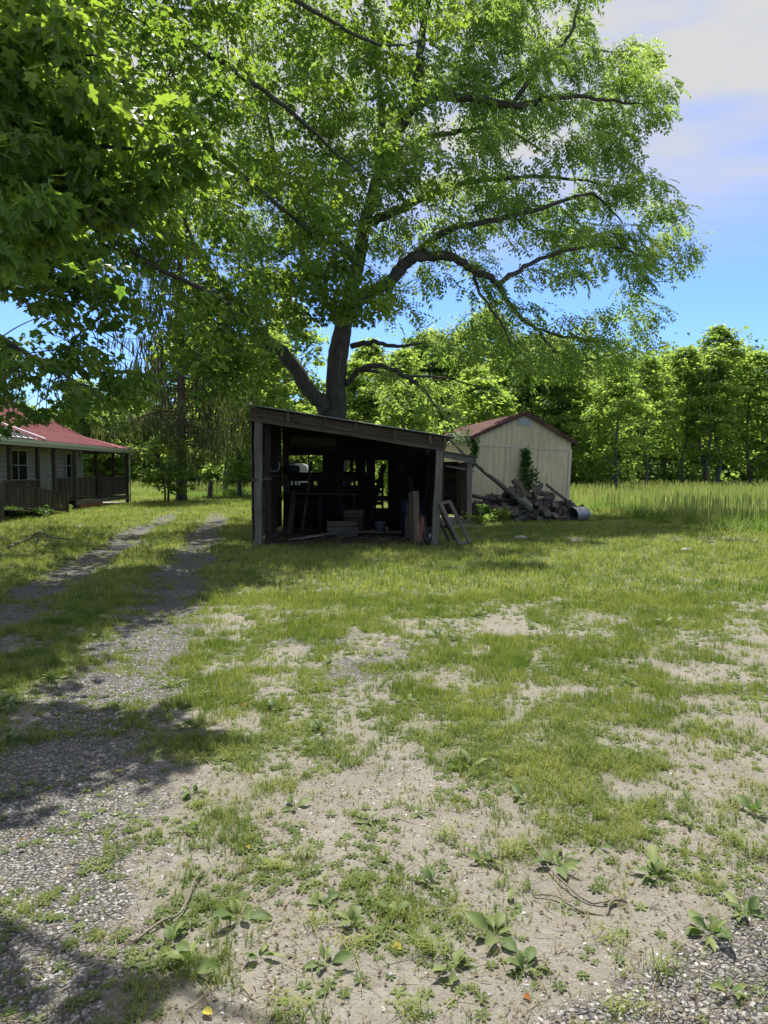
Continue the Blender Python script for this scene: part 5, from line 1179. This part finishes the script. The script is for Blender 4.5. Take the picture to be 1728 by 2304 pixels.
# porch furniture: a dark slatted chair on the porch end
def porch_chair():
    root = empty('porch_chair', (-14.1, 36.9, .42), 'dark wooden armchair at the far end of the porch behind the railing', 'chair'); x, y, z = -14.1, 36.9, .42
    for dx in (-.25, .25):
        board('leg', root, 'dark_wood', (x + dx, y - .25, z), (x + dx, y - .25, z + .42), .06, .06, (0, 1, 0)); board('leg', root, 'dark_wood', (x + dx, y + .25, z), (x + dx, y + .32, z + 1.0), .06, .06, (0, 1, 0))
        board('armrest', root, 'dark_wood', (x + dx * 1.1, y - .3, z + .66), (x + dx * 1.1, y + .3, z + .68), .08, .03, (0, 0, 1))
    board('seat', root, 'dark_wood', (x - .27, y, z + .42), (x + .27, y, z + .42), .5, .04, (0, 0, 1))
    for k in range(5): board('back_slat', root, 'dark_wood', (x - .2 + k * .1, y + .26, z + .45), (x - .2 + k * .1, y + .34, z + 1.02), .06, .02, (0, 1, 0))
porch_chair()
props(board('folded_board', None, 'dark_wood', (-13.15, 33.9, .46), (-13.15, 34.0, 1.5), .5, .05, (1, 0, 0)), 'dark board standing against the inside of the porch railing', 'board')

# ------------------------------------------------------------------ ground cover
def fr_pts(rng, n, y0, y1, power=2.0, margin=.8):
    """points in the viewed wedge, density falling with distance"""
    t_ = rng.random(n); y = (y0 ** (2 - power) + t_ * (y1 ** (2 - power) - y0 ** (2 - power))) ** (1 / (2 - power)) if power != 2 else y0 * (y1 / y0) ** t_
    x = rng.uniform(-1, 1, n) * (y * .56 + margin); return x, y
def blades(k, seed, w=.06, spread=.35, bend=.45):
    r_ = random.Random(seed); V = []; Fc = []
    for i in range(k):
        a_ = r_.uniform(0, 6.28); o = (r_.uniform(-.12, .12), r_.uniform(-.12, .12)); h = r_.uniform(.55, 1); l = r_.uniform(.2, 1) * spread; cx, cy = math.cos(a_), math.sin(a_); px_, py_ = -cy * w, cx * w
        b = len(V); m_ = .55; V += [(o[0] - px_, o[1] - py_, 0), (o[0] + px_, o[1] + py_, 0), (o[0] + cx * l * .35 + px_ * .8, o[1] + cy * l * .35 + py_ * .8, h * m_), (o[0] + cx * l * .35 - px_ * .8, o[1] + cy * l * .35 - py_ * .8, h * m_), (o[0] + cx * (l + bend * .4), o[1] + cy * (l + bend * .4), h * (1 - .25 * bend))]
        Fc += [(b, b + 1, b + 2, b + 3), (b + 3, b + 2, b + 4)]
    return V, Fc
def blades1(k, seed, w=.06, spread=.5):
    r_ = random.Random(seed); V = []; Fc = []
    for i in range(k):
        a_ = r_.uniform(0, 6.28); o = (r_.uniform(-.2, .2), r_.uniform(-.2, .2)); h = r_.uniform(.5, 1); l = r_.uniform(.1, 1) * spread; cx, cy = math.cos(a_), math.sin(a_); px_, py_ = -cy * w, cx * w
        b = len(V); V += [(o[0] - px_, o[1] - py_, 0), (o[0] + px_, o[1] + py_, 0), (o[0] + cx * l, o[1] + cy * l, h)]; Fc.append((b, b + 1, b + 2))
    return V, Fc
def yawR(n, rng):
    a_ = rng.uniform(0, 6.28, n); c, s_ = np.cos(a_), np.sin(a_); z = np.zeros(n); o = np.ones(n)
    return np.stack([np.stack([c, -s_, z], 1), np.stack([s_, c, z], 1), np.stack([z, z, o], 1)], 1)
rng = np.random.default_rng(404)
GT = [blades(5, 1, .026, .7, .6), blades(5, 2, .022, 1., .8), blades(4, 3, .034, .5)]
GM = [blades1(6, 1, .055, .7), blades1(7, 2, .05, .9), blades1(6, 3, .06, .6)]; GF = [blades1(6, 4, .034, .8), blades1(6, 5, .03, 1.), blades1(5, 6, .042, .6)]
acc = Acc()
# near, sparse small tufts
x, y = fr_pts(rng, 270000, 1.85, 9.5, 1.1, 1.3); gr, gd, md = masks(x, y)
c1 = fbm(x * 7, y * 7, 501, 2); c2 = fbm(x * 17, y * 17, 502, 2); cl = sst(.36, .68, .55 * c1 + .45 * c2 + (gd - .5) * .28)
keep = rng.random(len(x)) < (np.clip(gd * 1.15 + .05, 0, 1) ** 1.2 * (.04 + 1.0 * cl)) * .80 + .022; x, y, gd, cl = x[keep], y[keep], gd[keep], cl[keep]
near_ = y < 4.6; X_, Y_, D_, C_ = x, y, gd, cl
for k in range(6):
    G_ = (GT if k < 3 else GF)[k % 3]; m_k = near_ if k < 3 else ~near_; x, y, gd, cl = X_[m_k], Y_[m_k], D_[m_k], C_[m_k]
    s = slice(k % 3, None, 3); n = len(x[s]); h = rng.uniform(.018, .06, n) * (0.55 + .5 * gd[s] + .75 * cl[s]) * (1 + .2 * (y[s] > 6)); wv = rng.uniform(.026, .055, n) * (.8 + .07 * y[s])
    acc.stamp(G_[0], G_[1], np.stack([x[s], y[s], gz(x[s], y[s]) - .002], 1), yawR(n, rng), np.stack([wv, wv, h], 1), np.clip(.45 + (fbm(x[s] * 1.5, y[s] * 1.5, 91) - .5) * 1.2 + (fbm(x[s] * 9, y[s] * 9, 97, 2) - .5) * 1.5 + rng.normal(0, .2, n), 0, 1))
print('near tufts', len(x))
# mid lawn
x, y = fr_pts(rng, 96000, 9.0, 48, 1.35, 3.0); gr, gd, md = masks(x, y)
keep = (rng.random(len(x)) < np.clip(gd * 1.1, 0, 1)) & (md < .7); x, y, gd = x[keep], y[keep], gd[keep]
for k in range(3):
    s = slice(k, None, 3); n = len(x[s]); h = rng.uniform(.04, .13, n) * (.5 + .6 * gd[s]) * (.45 + 1.1 * fbm(x[s] * 2.5, y[s] * 2.5, 99, 2)) * (1 + .012 * y[s]); wv = (.055 + .0042 * y[s]) * rng.uniform(.8, 1.3, n)
    acc.stamp(GM[k][0], GM[k][1], np.stack([x[s], y[s], gz(x[s], y[s]) - .003], 1), yawR(n, rng), np.stack([wv, wv, h], 1), np.clip(.55 + (fbm(x[s] * .5, y[s] * .5, 92) - .5) * 1.2 + (fbm(x[s] * 3, y[s] * 3, 98, 2) - .5) * 1.4 + rng.normal(0, .2, n), 0, 1))
print('mid tufts', len(x))
props(acc.build('grass', M['grass']), 'patchy short green grass over the yard', kind='stuff')
# low round-leaved weeds mixed in
acc = Acc(); WT_V = []; WT_F = []
for i in range(5):
    a_ = i * 1.26; c, s_ = math.cos(a_), math.sin(a_); b = len(WT_V); WT_V += [(0, 0, 0), (c * .6 - s_ * .28, s_ * .6 + c * .28, .35), (c, s_, .25), (c * .6 + s_ * .28, s_ * .6 - c * .28, .35)]; WT_F.append((b, b + 3, b + 2, b + 1))
x, y = fr_pts(rng, 48000, 1.9, 16, 1.5, 1.3); gr, gd, md = masks(x, y); clus = fbm(x * 2.2, y * 2.2, 133)
keep = (rng.random(len(x)) < np.clip(gd * 1.2 + .10, 0, 1) * sst(.36, .62, clus)); x, y = x[keep], y[keep]; n = len(x); sc = rng.uniform(.010, .030, n) * (1 + .03 * np.minimum(y, 9))
acc.stamp(WT_V, WT_F, np.stack([x, y, gz(x, y)], 1), yawR(n, rng), np.stack([sc, sc, sc * rng.uniform(.5, 1.6, n)], 1), rng.uniform(.2, .9, n))
props(acc.build('weeds', M['plantain']), 'low clover and round-leaved weeds among the grass', kind='stuff'); print('weeds', n)
# tall meadow
acc = Acc(); MT = [blades1(8, 11, .034, 1.0), blades1(9, 12, .032, 1.3)]
x, y = fr_pts(rng, 36000, 17, 92, 1.25, 4); gr, gd, md = masks(x, y); keep = rng.random(len(x)) < md; x, y, md = x[keep], y[keep], md[keep]
for k in range(2):
    s = slice(k, None, 2); n = len(x[s]); h = rng.uniform(.32, .72, n) * (.55 + .45 * md[s]) * (0.35 + 1.1 * fbm(x[s] * .5, y[s] * .5, 8)); wv = (.22 + .012 * y[s]) * rng.uniform(.8, 1.2, n)
    acc.stamp(MT[k][0], MT[k][1], np.stack([x[s], y[s], gz(x[s], y[s]) * 0 - .02], 1), yawR(n, rng), np.stack([wv, wv, h], 1), np.clip(.35 + (fbm(x[s] * .25, y[s] * .25, 93) - .5) * 1.8 + (fbm(x[s] * 1.1, y[s] * 1.1, 94, 2) - .5) * 1.3 + rng.normal(0, .18, n), 0, 1))
# seed heads
n = 14000; x, y = fr_pts(rng, n, 19, 80, 1.3, 4); gr, gd, md = masks(x, y); keep = rng.random(n) < md * .9; x, y = x[keep], y[keep]; n = len(x); hh_ = rng.uniform(.55, .85, n)
acc.stamp([(-.5, 0, -8), (.5, 0, -8), (1.2, 0, 0), (.9, 0, 1.6), (0, 0, 3), (-.9, 0, 1.6), (-1.2, 0, 0)], [(0, 1, 2, 6), (6, 2, 3, 5), (5, 3, 4)], np.stack([x, y, hh_ * .9], 1), yawR(n, rng), np.stack([.006 + .0003 * y, .006 + .0003 * y, np.full(n, .05)], 1), np.full(n, .98))
props(acc.build('meadow_grass', M['meadow']), 'tall meadow grass with pale seed heads', kind='stuff'); print('meadow', len(x))
# gravel chips
acc = Acc(); CH = []
for s_ in range(4):
    r_ = random.Random(s_ + 50); k = 5; V = []
    for i in range(k): a_ = 6.283 * i / k + r_.uniform(-.3, .3); q_ = r_.uniform(.75, 1.1); V.append((math.cos(a_) * q_ * 1.15, math.sin(a_) * q_ * .8, 0))
    top = [(v[0] * r_.uniform(.62, .85), v[1] * r_.uniform(.62, .85), .42 + r_.uniform(-.1, .1)) for v in V]
    CH.append((V + top, [(5, 6, 7, 8, 9)] + [(i, (i + 1) % 5, 5 + (i + 1) % 5, 5 + i) for i in range(5)]))
x, y = fr_pts(rng, 110000, 1.85, 7.5, 1.6, 1.0); gr, gd, md = masks(x, y); pat = fbm(x * 4, y * 4, 301)
pat2 = fbm(x * 11, y * 11, 302); keep = rng.random(len(x)) < np.clip(sst(.1, .9, gr + (pat - .5) * 1.1 + (pat2 - .5) * .7), 0, 1) * .36 + .012 + .10 * sst(.5, .7, pat); x, y = x[keep], y[keep]; print('chips', len(x))
for k in range(4):
    s = slice(k, None, 4); n = len(x[s]); sc = .0028 + .0085 * rng.random(n) ** 3 + .0006 * y[s]
    tl = rng.normal(0, .22, (n, 2)); Rm = yawR(n, rng); T_ = np.tile(np.eye(3), (n, 1, 1)); T_[:, 0, 2] = tl[:, 0]; T_[:, 2, 0] = -tl[:, 0]; T_[:, 1, 2] = tl[:, 1]; T_[:, 2, 1] = -tl[:, 1]
    acc.stamp(CH[k][0], CH[k][1], np.stack([x[s], y[s], gz(x[s], y[s]) - .001], 1), Rm @ T_, np.stack([sc, sc, sc * rng.uniform(.5, 1.1, n)], 1), rng.random(n) ** 1.4)
props(acc.build('gravel', M['stone']), 'loose grey angular gravel on the drive and foreground', kind='stuff')
# crumbs of soil
acc = Acc(); m_, t_ = newmat('soil crumb'); finish(t_, ramp(t_, attr(t_, 'tint'), [(0, (.13, .11, .085)), (1, (.30, .265, .21))]), .95, .08)
x, y = fr_pts(rng, 70000, 1.85, 6.5, 1.8, .6); cl = fbm(x * 3, y * 3, 411); keep = rng.random(len(x)) < sst(.3, .6, cl) * .7 + .15; x, y = x[keep], y[keep]; n = len(x)
sc = .0022 + .0075 * rng.random(n) ** 3; acc.stamp([(-1, -.6, 0), (1.1, -.5, 0), (.1, 1, 0), (.1, 0, 1.1)], [(0, 1, 3), (1, 2, 3), (2, 0, 3)], np.stack([x, y, gz(x, y) - .0005], 1), yawR(n, rng), np.stack([sc, sc, sc * .8], 1), rng.random(n))
o_ = acc.mesh('soil_crumbs', m_); props(link('soil_crumbs', o_), 'small crumbs and clods on the bare soil', kind='stuff')
# fallen brown bits
acc = Acc(); n = 4000; x, y = fr_pts(rng, n, 1.9, 12, 1.5, .5); acc.stamp(KITE_V, KITE_F, np.stack([x, y, gz(x, y) + .006], 1), yawpitch(rng.uniform(-3, 3, n), rng.uniform(-.1, .3, n), rng.normal(0, .4, n)), rng.uniform(.008, .022, n), rng.random(n) ** 2 * .6)
n = 9000; x, y = fr_pts(rng, n, 1.9, 12, 1.5, .5); acc.stamp([(-.04, 0, 0), (.04, 0, 0), (.03, 1, .3), (-.03, 1, .3)], [(0, 1, 2, 3)], np.stack([x, y, gz(x, y) + .006], 1), yawpitch(rng.uniform(-3, 3, n), rng.uniform(-.02, .12, n), np.zeros(n)), np.stack([rng.uniform(.012, .05, n), rng.uniform(.015, .08, n), np.full(n, .03)], 1), rng.random(n) * .8)
props(acc.build('plant_litter', M['straw']), 'scraps of dead stalks and leaves on the bare soil', kind='stuff')

# ------------------------------------------------------------------ plantains
def pl_leaf(seed, w, tint):
    r_ = random.Random(seed); V = []; Fc = []; prof = [(0, .03), (.14, .035), (.26, .05), (.42, .8), (.6, 1.0), (.78, .8), (.92, .35), (1, .02)]
    for i, (t_, q_) in enumerate(prof):
        z = .34 * math.sin(t_ * 2.3) * .8 - .1 * t_ * t_ + (r_.uniform(-.03, .03)); ww = w * q_ * r_.uniform(.85, 1.12)
        V += [(-ww, t_, z + .16 * ww + r_.uniform(-.01, .01)), (-ww * .5, t_, z + .02 * ww), (0, t_, z - .10 * ww), (ww * .5, t_, z + .02 * ww), (ww, t_, z + .16 * ww + r_.uniform(-.01, .01))]
    for i in range(len(prof) - 1):
        for k in range(4): b = i * 5 + k; Fc.append((b, b + 1, b + 6, b + 5))
    a = Acc(); a.raw(V, Fc, tint); return a.mesh('leaf', M['plantain'], True)
PL = [pl_leaf(1, .17, .3), pl_leaf(2, .20, .6), pl_leaf(3, .15, .8), pl_leaf(4, .18, .15), pl_leaf(5, .13, 1.0), pl_leaf(6, .21, .4)]
SM = []
def plantain(x, y, size, nl, label, group=None, seed=0, up=.35):
    size *= .86; nl += 2
    r_ = random.Random(seed); z = float(gz(x, y)); root = empty('plantain_plant', (x, y, z - .004), label, 'plant', group)
    for k in range(nl):
        a_ = k * 2.399 + r_.uniform(-.7, .7); s_ = size * r_.uniform(.42, 1.15) * (1 - .25 * (k > nl * .7)); el_ = r_.uniform(-.18, up + .15) + (.5 if k > nl * .75 else 0)
        o = bpy.data.objects.new('leaf', PL[r_.randrange(6)]); COL.objects.link(o); o.parent = root
        o.matrix_basis = Matrix.Rotation(a_, 4, 'Z') @ Matrix.Rotation(el_, 4, 'X') @ Matrix.Rotation(r_.uniform(-.7, .7), 4, 'Y') @ Matrix.Diagonal((s_, s_, s_, 1))
plist = [
    (536, 2072, .135, 8, 'large plantain with upright leaf just right of the pale twig end'),
    (385, 2130, .115, 7, 'plantain with yellowish leaf under the left end of the pale twig'),
    (432, 2180, .125, 8, 'lowest left plantain with one drooping brown-green leaf'),
    (583, 2160, .09, 7, 'small yellow-green plantain below the large upright one'),
    (734, 2180, .11, 8, 'grey-green plantain near the bottom centre left'),
    (802, 2086, .10, 7, 'plantain with rounded leaves above the dry grass tuft'),
    (724, 2040, .09, 7, 'narrow-leaved plantain beside a thin grass tuft, left of centre'),
    (1088, 1940, .13, 9, 'dark glossy upright plantain left of the slender twig'),
    (1255, 1952, .14, 9, 'long-leaved plantain beside the top of the forked twig'),
    (1348, 1912, .09, 7, 'plantain among yellow grass blades right of the forked twig top'),
    (1478, 1980, .15, 10, 'tall leafy dark green plant right of the forked twig'),
    (973, 1996, .10, 8, 'spreading small-leaved plantain left of the dark glossy one'),
    (885, 2066, .09, 7, 'bright green little plantain near bottom centre'),
    (1114, 2112, .13, 7, 'open plantain with long flat paddle leaves on bare soil'),
    (1020, 2196, .115, 7, 'plantain with broad leaves nearest the bottom centre'),
    (1182, 2190, .115, 8, 'plantain at the upper edge of the lower right gravel'),
    (1150, 2044, .08, 6, 'thin plantain left of the forked twig base'),
    (1270, 2052, .05, 5, 'tiny bright seedling under the forked twig'),
    (1593, 2110, .15, 10, 'big light green plant on the right by the gravel'),
    (1676, 2060, .13, 10, 'tall bright weed near the right edge above the gravel'),
    (1557, 1862, .085, 7, 'dark bluish plantain alone on bare soil at right'),
    (1700, 1835, .14, 8, 'large cabbage-like plantain touching the right edge'),
    (1541, 1806, .08, 6, 'small plantain above the bluish one at right'),
    (1187, 1806, .12, 8, 'upright plantain at the lower edge of the grass, right of centre'),
    (947, 1836, .085, 7, 'dark low plantain in the gravelly soil at centre'),
    (1280, 1872, .075, 6, 'yellowish small plantain between the grass and forked twig'),
    (828, 1850, .085, 8, 'compact grey-green plantain left of centre'),
    (661, 1822, .10, 7, 'plantain hidden among grass at the edge of the shade'),
    (437, 1790, .10, 8, 'plantain in the leaf shade beside the gravel'),
    (31, 1780, .11, 8, 'plantain at the left edge in the tree shade'),
    (417, 1872, .09, 6, 'thin pale plantain below the shaded one'),
    (1640, 2232, .10, 7, 'narrow-leaved plant standing in the lower right gravel'),
    (708, 2258, .06, 6, 'tiny plantain near the bottom edge left of centre'),
]
for k, (px, py, s_, nl, lab) in enumerate(plist):
    g_ = gnd(px, py); plantain(g_[0], g_[1], s_, nl, lab, 'plantains on the bare soil', k)
k = 0; r_ = random.Random(8)
while k < 60:
    y = r_.uniform(3.8, 12); x = r_.uniform(-.5, .5) * y * 1.05
    gg = masks([x], [y])
    if gg[0][0] > .6 or x < xr_(y) - .2 and r_.random() < .6: continue
    plantain(x, y, r_.uniform(.08, .15), r_.randint(6, 9), 'broad-leaved weed growing among the patchy grass of the yard', 'weeds among the patchy grass', 200 + k, .6); k += 1
for k, (x, y) in enumerate([(gnd(25, 1600)[0], gnd(25, 1600)[1]), (gnd(60, 1560)[0], 4.95), (gnd(20, 1665)[0], gnd(20, 1665)[1]), (gnd(120, 1530)[0], gnd(120, 1530)[1])]):
    plantain(x, y, .14, 10, ['lush weed clump at the left edge level with the grassy middle strip', 'weed clump just right of the lush one in the middle strip', 'weed clump below the lush one at the left edge', 'rightmost weed clump of the grassy middle strip, beside the gravel'][k], 'weed clumps at the left edge', 300 + k, .7)

# larger single grass tufts in the foreground
def tuft(px, py, h, n, label, tint=.5):
    g_ = gnd(px, py); rng = np.random.default_rng(int(px)); a = Acc(); V, Fc = blades(1, 5, .011, .25, .8)
    a.stamp(V, Fc, np.stack([g_[0] + rng.normal(0, .03, n), g_[1] + rng.normal(0, .025, n), np.full(n, -.003)], 1), yawR(n, rng) @ yawpitch(np.zeros(n), rng.normal(0, .25, n), rng.normal(0, .35, n)) if False else yawR(n, rng), np.stack([rng.uniform(.08, .25, n), rng.uniform(.08, .25, n), h * rng.uniform(.5, 1.1, n)], 1), np.clip(tint + rng.normal(0, .15, n), 0, 1))
    o = a.mesh('grass_tuft', M['grass']); ob = link('grass_tuft', o); props(ob, label, 'grass tuft', 'grass tufts in the foreground')
for px, py, h, n, lab, ti in [(965, 2150, .10, 70, 'thick fine-bladed grass tuft at bottom centre', .5), (1050, 2080, .08, 50, 'grass tuft above the open paddle-leaved plantain', .5), (1490, 2190, .14, 26, 'tall sparse grass sprouting from the lower right gravel', .4), (665, 2290, .09, 50, 'grass tuft cut by the bottom edge left of centre', .6), (800, 2130, .06, 46, 'dry yellowish grass tuft beside the rounded plantain', .9), (620, 1960, .07, 60, 'pale spiky grass tuft at the tip of the dark twig', .8), (690, 1930, .10, 50, 'upright grass tuft right of the pale spiky one', .5), (1000, 1890, .09, 50, 'fine grass tuft in the bare soil at centre', .6), (1150, 1930, .10, 60, 'yellow-green tuft between two plantains right of centre', .8), (1700, 1930, .11, 60, 'grass tuft at the right edge', .5), (1650, 1900, .10, 40, 'grass tuft just inside the right edge', .6), (1370, 2120, .07, 36, 'thin tuft at the top of the lower right gravel', .6), (920, 2290, .08, 50, 'small tuft cut by the bottom edge at centre', .5), (1400, 2280, .07, 34, 'thin tuft in the lower right gravel near the bottom', .7), (720, 2080, .07, 40, 'tuft below the narrow-leaved plantain', .7)]:
    tuft(px, py, h, n, lab, ti)

# twigs and fallen branches
def twig(name, lines, label, mat='twig', cat='twig'):
    root_p = lines[0][0]; a = Acc()
    for (P, r0_, r1_) in [(l[0], l[1], l[2]) for l in lines]:
        Q = []
        for (px, py, h) in P: g_ = gnd(px, py); g_[2] = h + r0_ + .002; Q.append(g_)
        Q = smooth_line(Q, 5, .0015); a.tube(Q, np.linspace(r0_, r1_, len(Q)), 6)
    props(a.build(name, M[mat], None, True), label, cat)
twig('twig', [([(300, 2124, 0), (370, 2080, .01), (408, 2062, .01), (440, 1995, .02), (458, 1965, .01)], .006, .003)], 'pale bent twig lying on the soil at lower left')
twig('twig', [([(470, 2052, 0), (520, 1990, .01), (560, 1950, .01), (585, 1908, .01), (597, 1888, .03)], .003, .0015), ([(480, 2050, 0), (540, 2010, .005), (580, 1975, .005)], .002, .001), ([(470, 2052, 0), (560, 2042, 0), (620, 2020, .01)], .0025, .001)], 'thin dark twig with side shoots reaching up to the grass tuft', 'bark')
twig('twig', [([(1188, 1908, .03), (1240, 1975, .03), (1290, 2020, .02), (1330, 2040, .01), (1380, 2040, .02), (1408, 2037, .01)], .0035, .004), ([(1200, 2022, .01), (1250, 2030, .02), (1300, 2055, .01), (1365, 2065, 0)], .003, .005), ([(1365, 2065, 0), (1372, 2045, .02), (1408, 2037, .02)], .005, .003)], 'forked dead twig lying among the plantains at lower right')
twig('twig', [([(897, 1910, 0), (896, 1960, .01), (905, 1975, .01), (935, 1960, .02)], .002, .0015)], 'tiny hooked twig on the bare soil at centre')
twig('twig', [([(1265, 1450, 0), (1310, 1438, .01)], .01, .006)], 'short pale stick on the dirt patch right of centre')
twig('fallen_branch', [([(15, 1237, 0), (60, 1222, .05), (90, 1213, .12), (120, 1221, .08), (178, 1222, .03)], .035, .012), ([(90, 1213, .12), (78, 1222, .0), (72, 1230, 0)], .02, .01)], 'crooked dead branch lying on the lawn left of the drive', 'bark_g', 'branch')
# stump-like post out by the field, leaf scraps, stones
a = Acc(); c = at(472, 1110, 44); a.tube([(c[0], 44, -.05), (c[0] + .02, 44, .5), (c[0] + .05, 44, .95)], [.17, .15, .14], 9, bump=.2); a.box((c[0] - .05, 43.9, .93), (c[0] + .12, 44.05, 1.1)); props(a.build('wooden_stump', M['bark_g']), 'short weathered post stump beside the track near the field', 'stump')
for px, py, s_, ti, lab in [(548, 1592, .06, .1, 'curled brown leaf on the grass near the shade edge'), (602, 1617, .045, .0, 'small orange leaf right of the curled brown one'), (60, 1896, .05, .25, 'dry tan leaf on the shaded gravel at left'), (558, 1908, .04, .7, 'yellow leaf next to the twig tip'), (458, 2280, .05, 1., 'yellow-green leaf near the bottom edge'), (885, 2132, .055, 1., 'light green fallen leaf at bottom centre'), (280, 1740, .07, .95, 'long yellow-green leaf on the shaded gravel'), (1424, 1990, .035, .6, 'small yellow leaf beside the tall plant'), (1180, 2245, .04, .0, 'red-brown leaf in the gravel near the bottom')]:
    g_ = gnd(px, py); a = Acc(); a.stamp([(0, 0, 0), (.3, .2, .1), (.36, .5, .12), (.2, .85, .05), (0, 1.1, -.02), (-.22, .8, .1), (-.3, .45, .2), (-.24, .15, .12)], [(0, 1, 2, 3, 4), (0, 4, 5, 6, 7)], np.array([[g_[0], g_[1], .012]]), yawpitch(np.array([px * 1.0]), np.array([.15]), np.array([.3])), np.array([s_ * .75]), ti); props(a.build('fallen_leaf', M['dryleaf']), lab, 'leaf', 'fallen leaves')
def rock(px, py, r_, label, n=1, flat=.35):
    g_ = gnd(px, py); rg = np.random.default_rng(int(px)); a = Acc(); V = []; Fc = []
    for i, (q_, z_) in enumerate([(1, 0), (1.05, .4), (.7, .85), (.1, 1.)]):
        for k in range(8): an = k * math.pi / 4; s_ = q_ * r_ * rg.uniform(.8, 1.15); V.append((g_[0] + math.cos(an) * s_ * 1.3, g_[1] + math.sin(an) * s_, z_ * r_ * flat * 2 * rg.uniform(.85, 1.1)))
    for i in range(3):
        for k in range(8): Fc.append((i * 8 + k, i * 8 + (k + 1) % 8, i * 8 + 8 + (k + 1) % 8, i * 8 + 8 + k))
    Fc.append(tuple(range(24, 32))); a.raw(V, Fc, .9); props(a.build('rock', M['stone']), label, 'rock')
rock(1172, 1213, .13, 'pale flat stone in the bare patch right of the leaning frame'); rock(1712, 1141, .35, 'pale rubble stone at the right edge of the meadow'); rock(1690, 1147, .2, 'smaller pale stone left of the rubble at the right edge'); rock(1545, 1240, .10, 'small pinkish stone in the lawn at right'); rock(1600, 1176, .25, 'dark flat stone at the foot of the tall meadow grass')
# weeds against the woodpile and lean-to
def bush(name, px, py, Y, r_, n, size, label, seed, mat='vine', cat='plant'):
    rg = np.random.default_rng(seed); c = at(px, py, Y); root = empty(name, (c[0], c[1], 0), label, cat); st = Acc(); lf = Acc()
    for k in range(7):
        e = np.array([c[0] + rg.normal(0, r_ * .5), c[1] + rg.normal(0, r_ * .3), rg.uniform(.5, 1) * r_ * 1.2]); st.tube(smooth_line([(c[0], c[1], 0), (c[0] * .5 + e[0] * .5, c[1], e[2] * .6), e], 3), .008, 4)
        clump_leaves(lf, e * [1, 1, .75], r_ * .5, n // 7, size, (KITE_V, KITE_F), rg, .8, .5, (-.8, .3), (.2, .9))
    st.build('stem', M['bark_g'], root); lf.build('foliage', M[mat], root, False, 'stuff')
bush('weed_bush', 1085, 1140, 23.4, .5, 520, .10, 'leafy weeds between the lean-to post and the woodpile', 1); bush('weed_bush', 1125, 1150, 23.2, .4, 360, .09, 'low weeds at the front left of the woodpile', 2, 'wood_l'); bush('weed_bush', 1075, 1155, 22.2, .35, 280, .09, 'weeds at the foot of the lean-to post', 3, 'wood_l')
bush('weed_bush', 1115, 1105, 25.6, .55, 380, .10, 'green brambles behind the left of the woodpile', 4); bush('weed_bush', 90, 1150, 25.5, .4, 260, .08, 'overgrown flowering bush beside the porch ramp', 5); bush('weed_bush', 20, 1160, 24.5, .42, 260, .08, 'overgrown bush at the left edge before the ramp', 6)
bush('weed_bush', 140, 1160, 28.5, .35, 200, .09, 'low weeds at the foot of the porch steps', 7, 'wood_l')
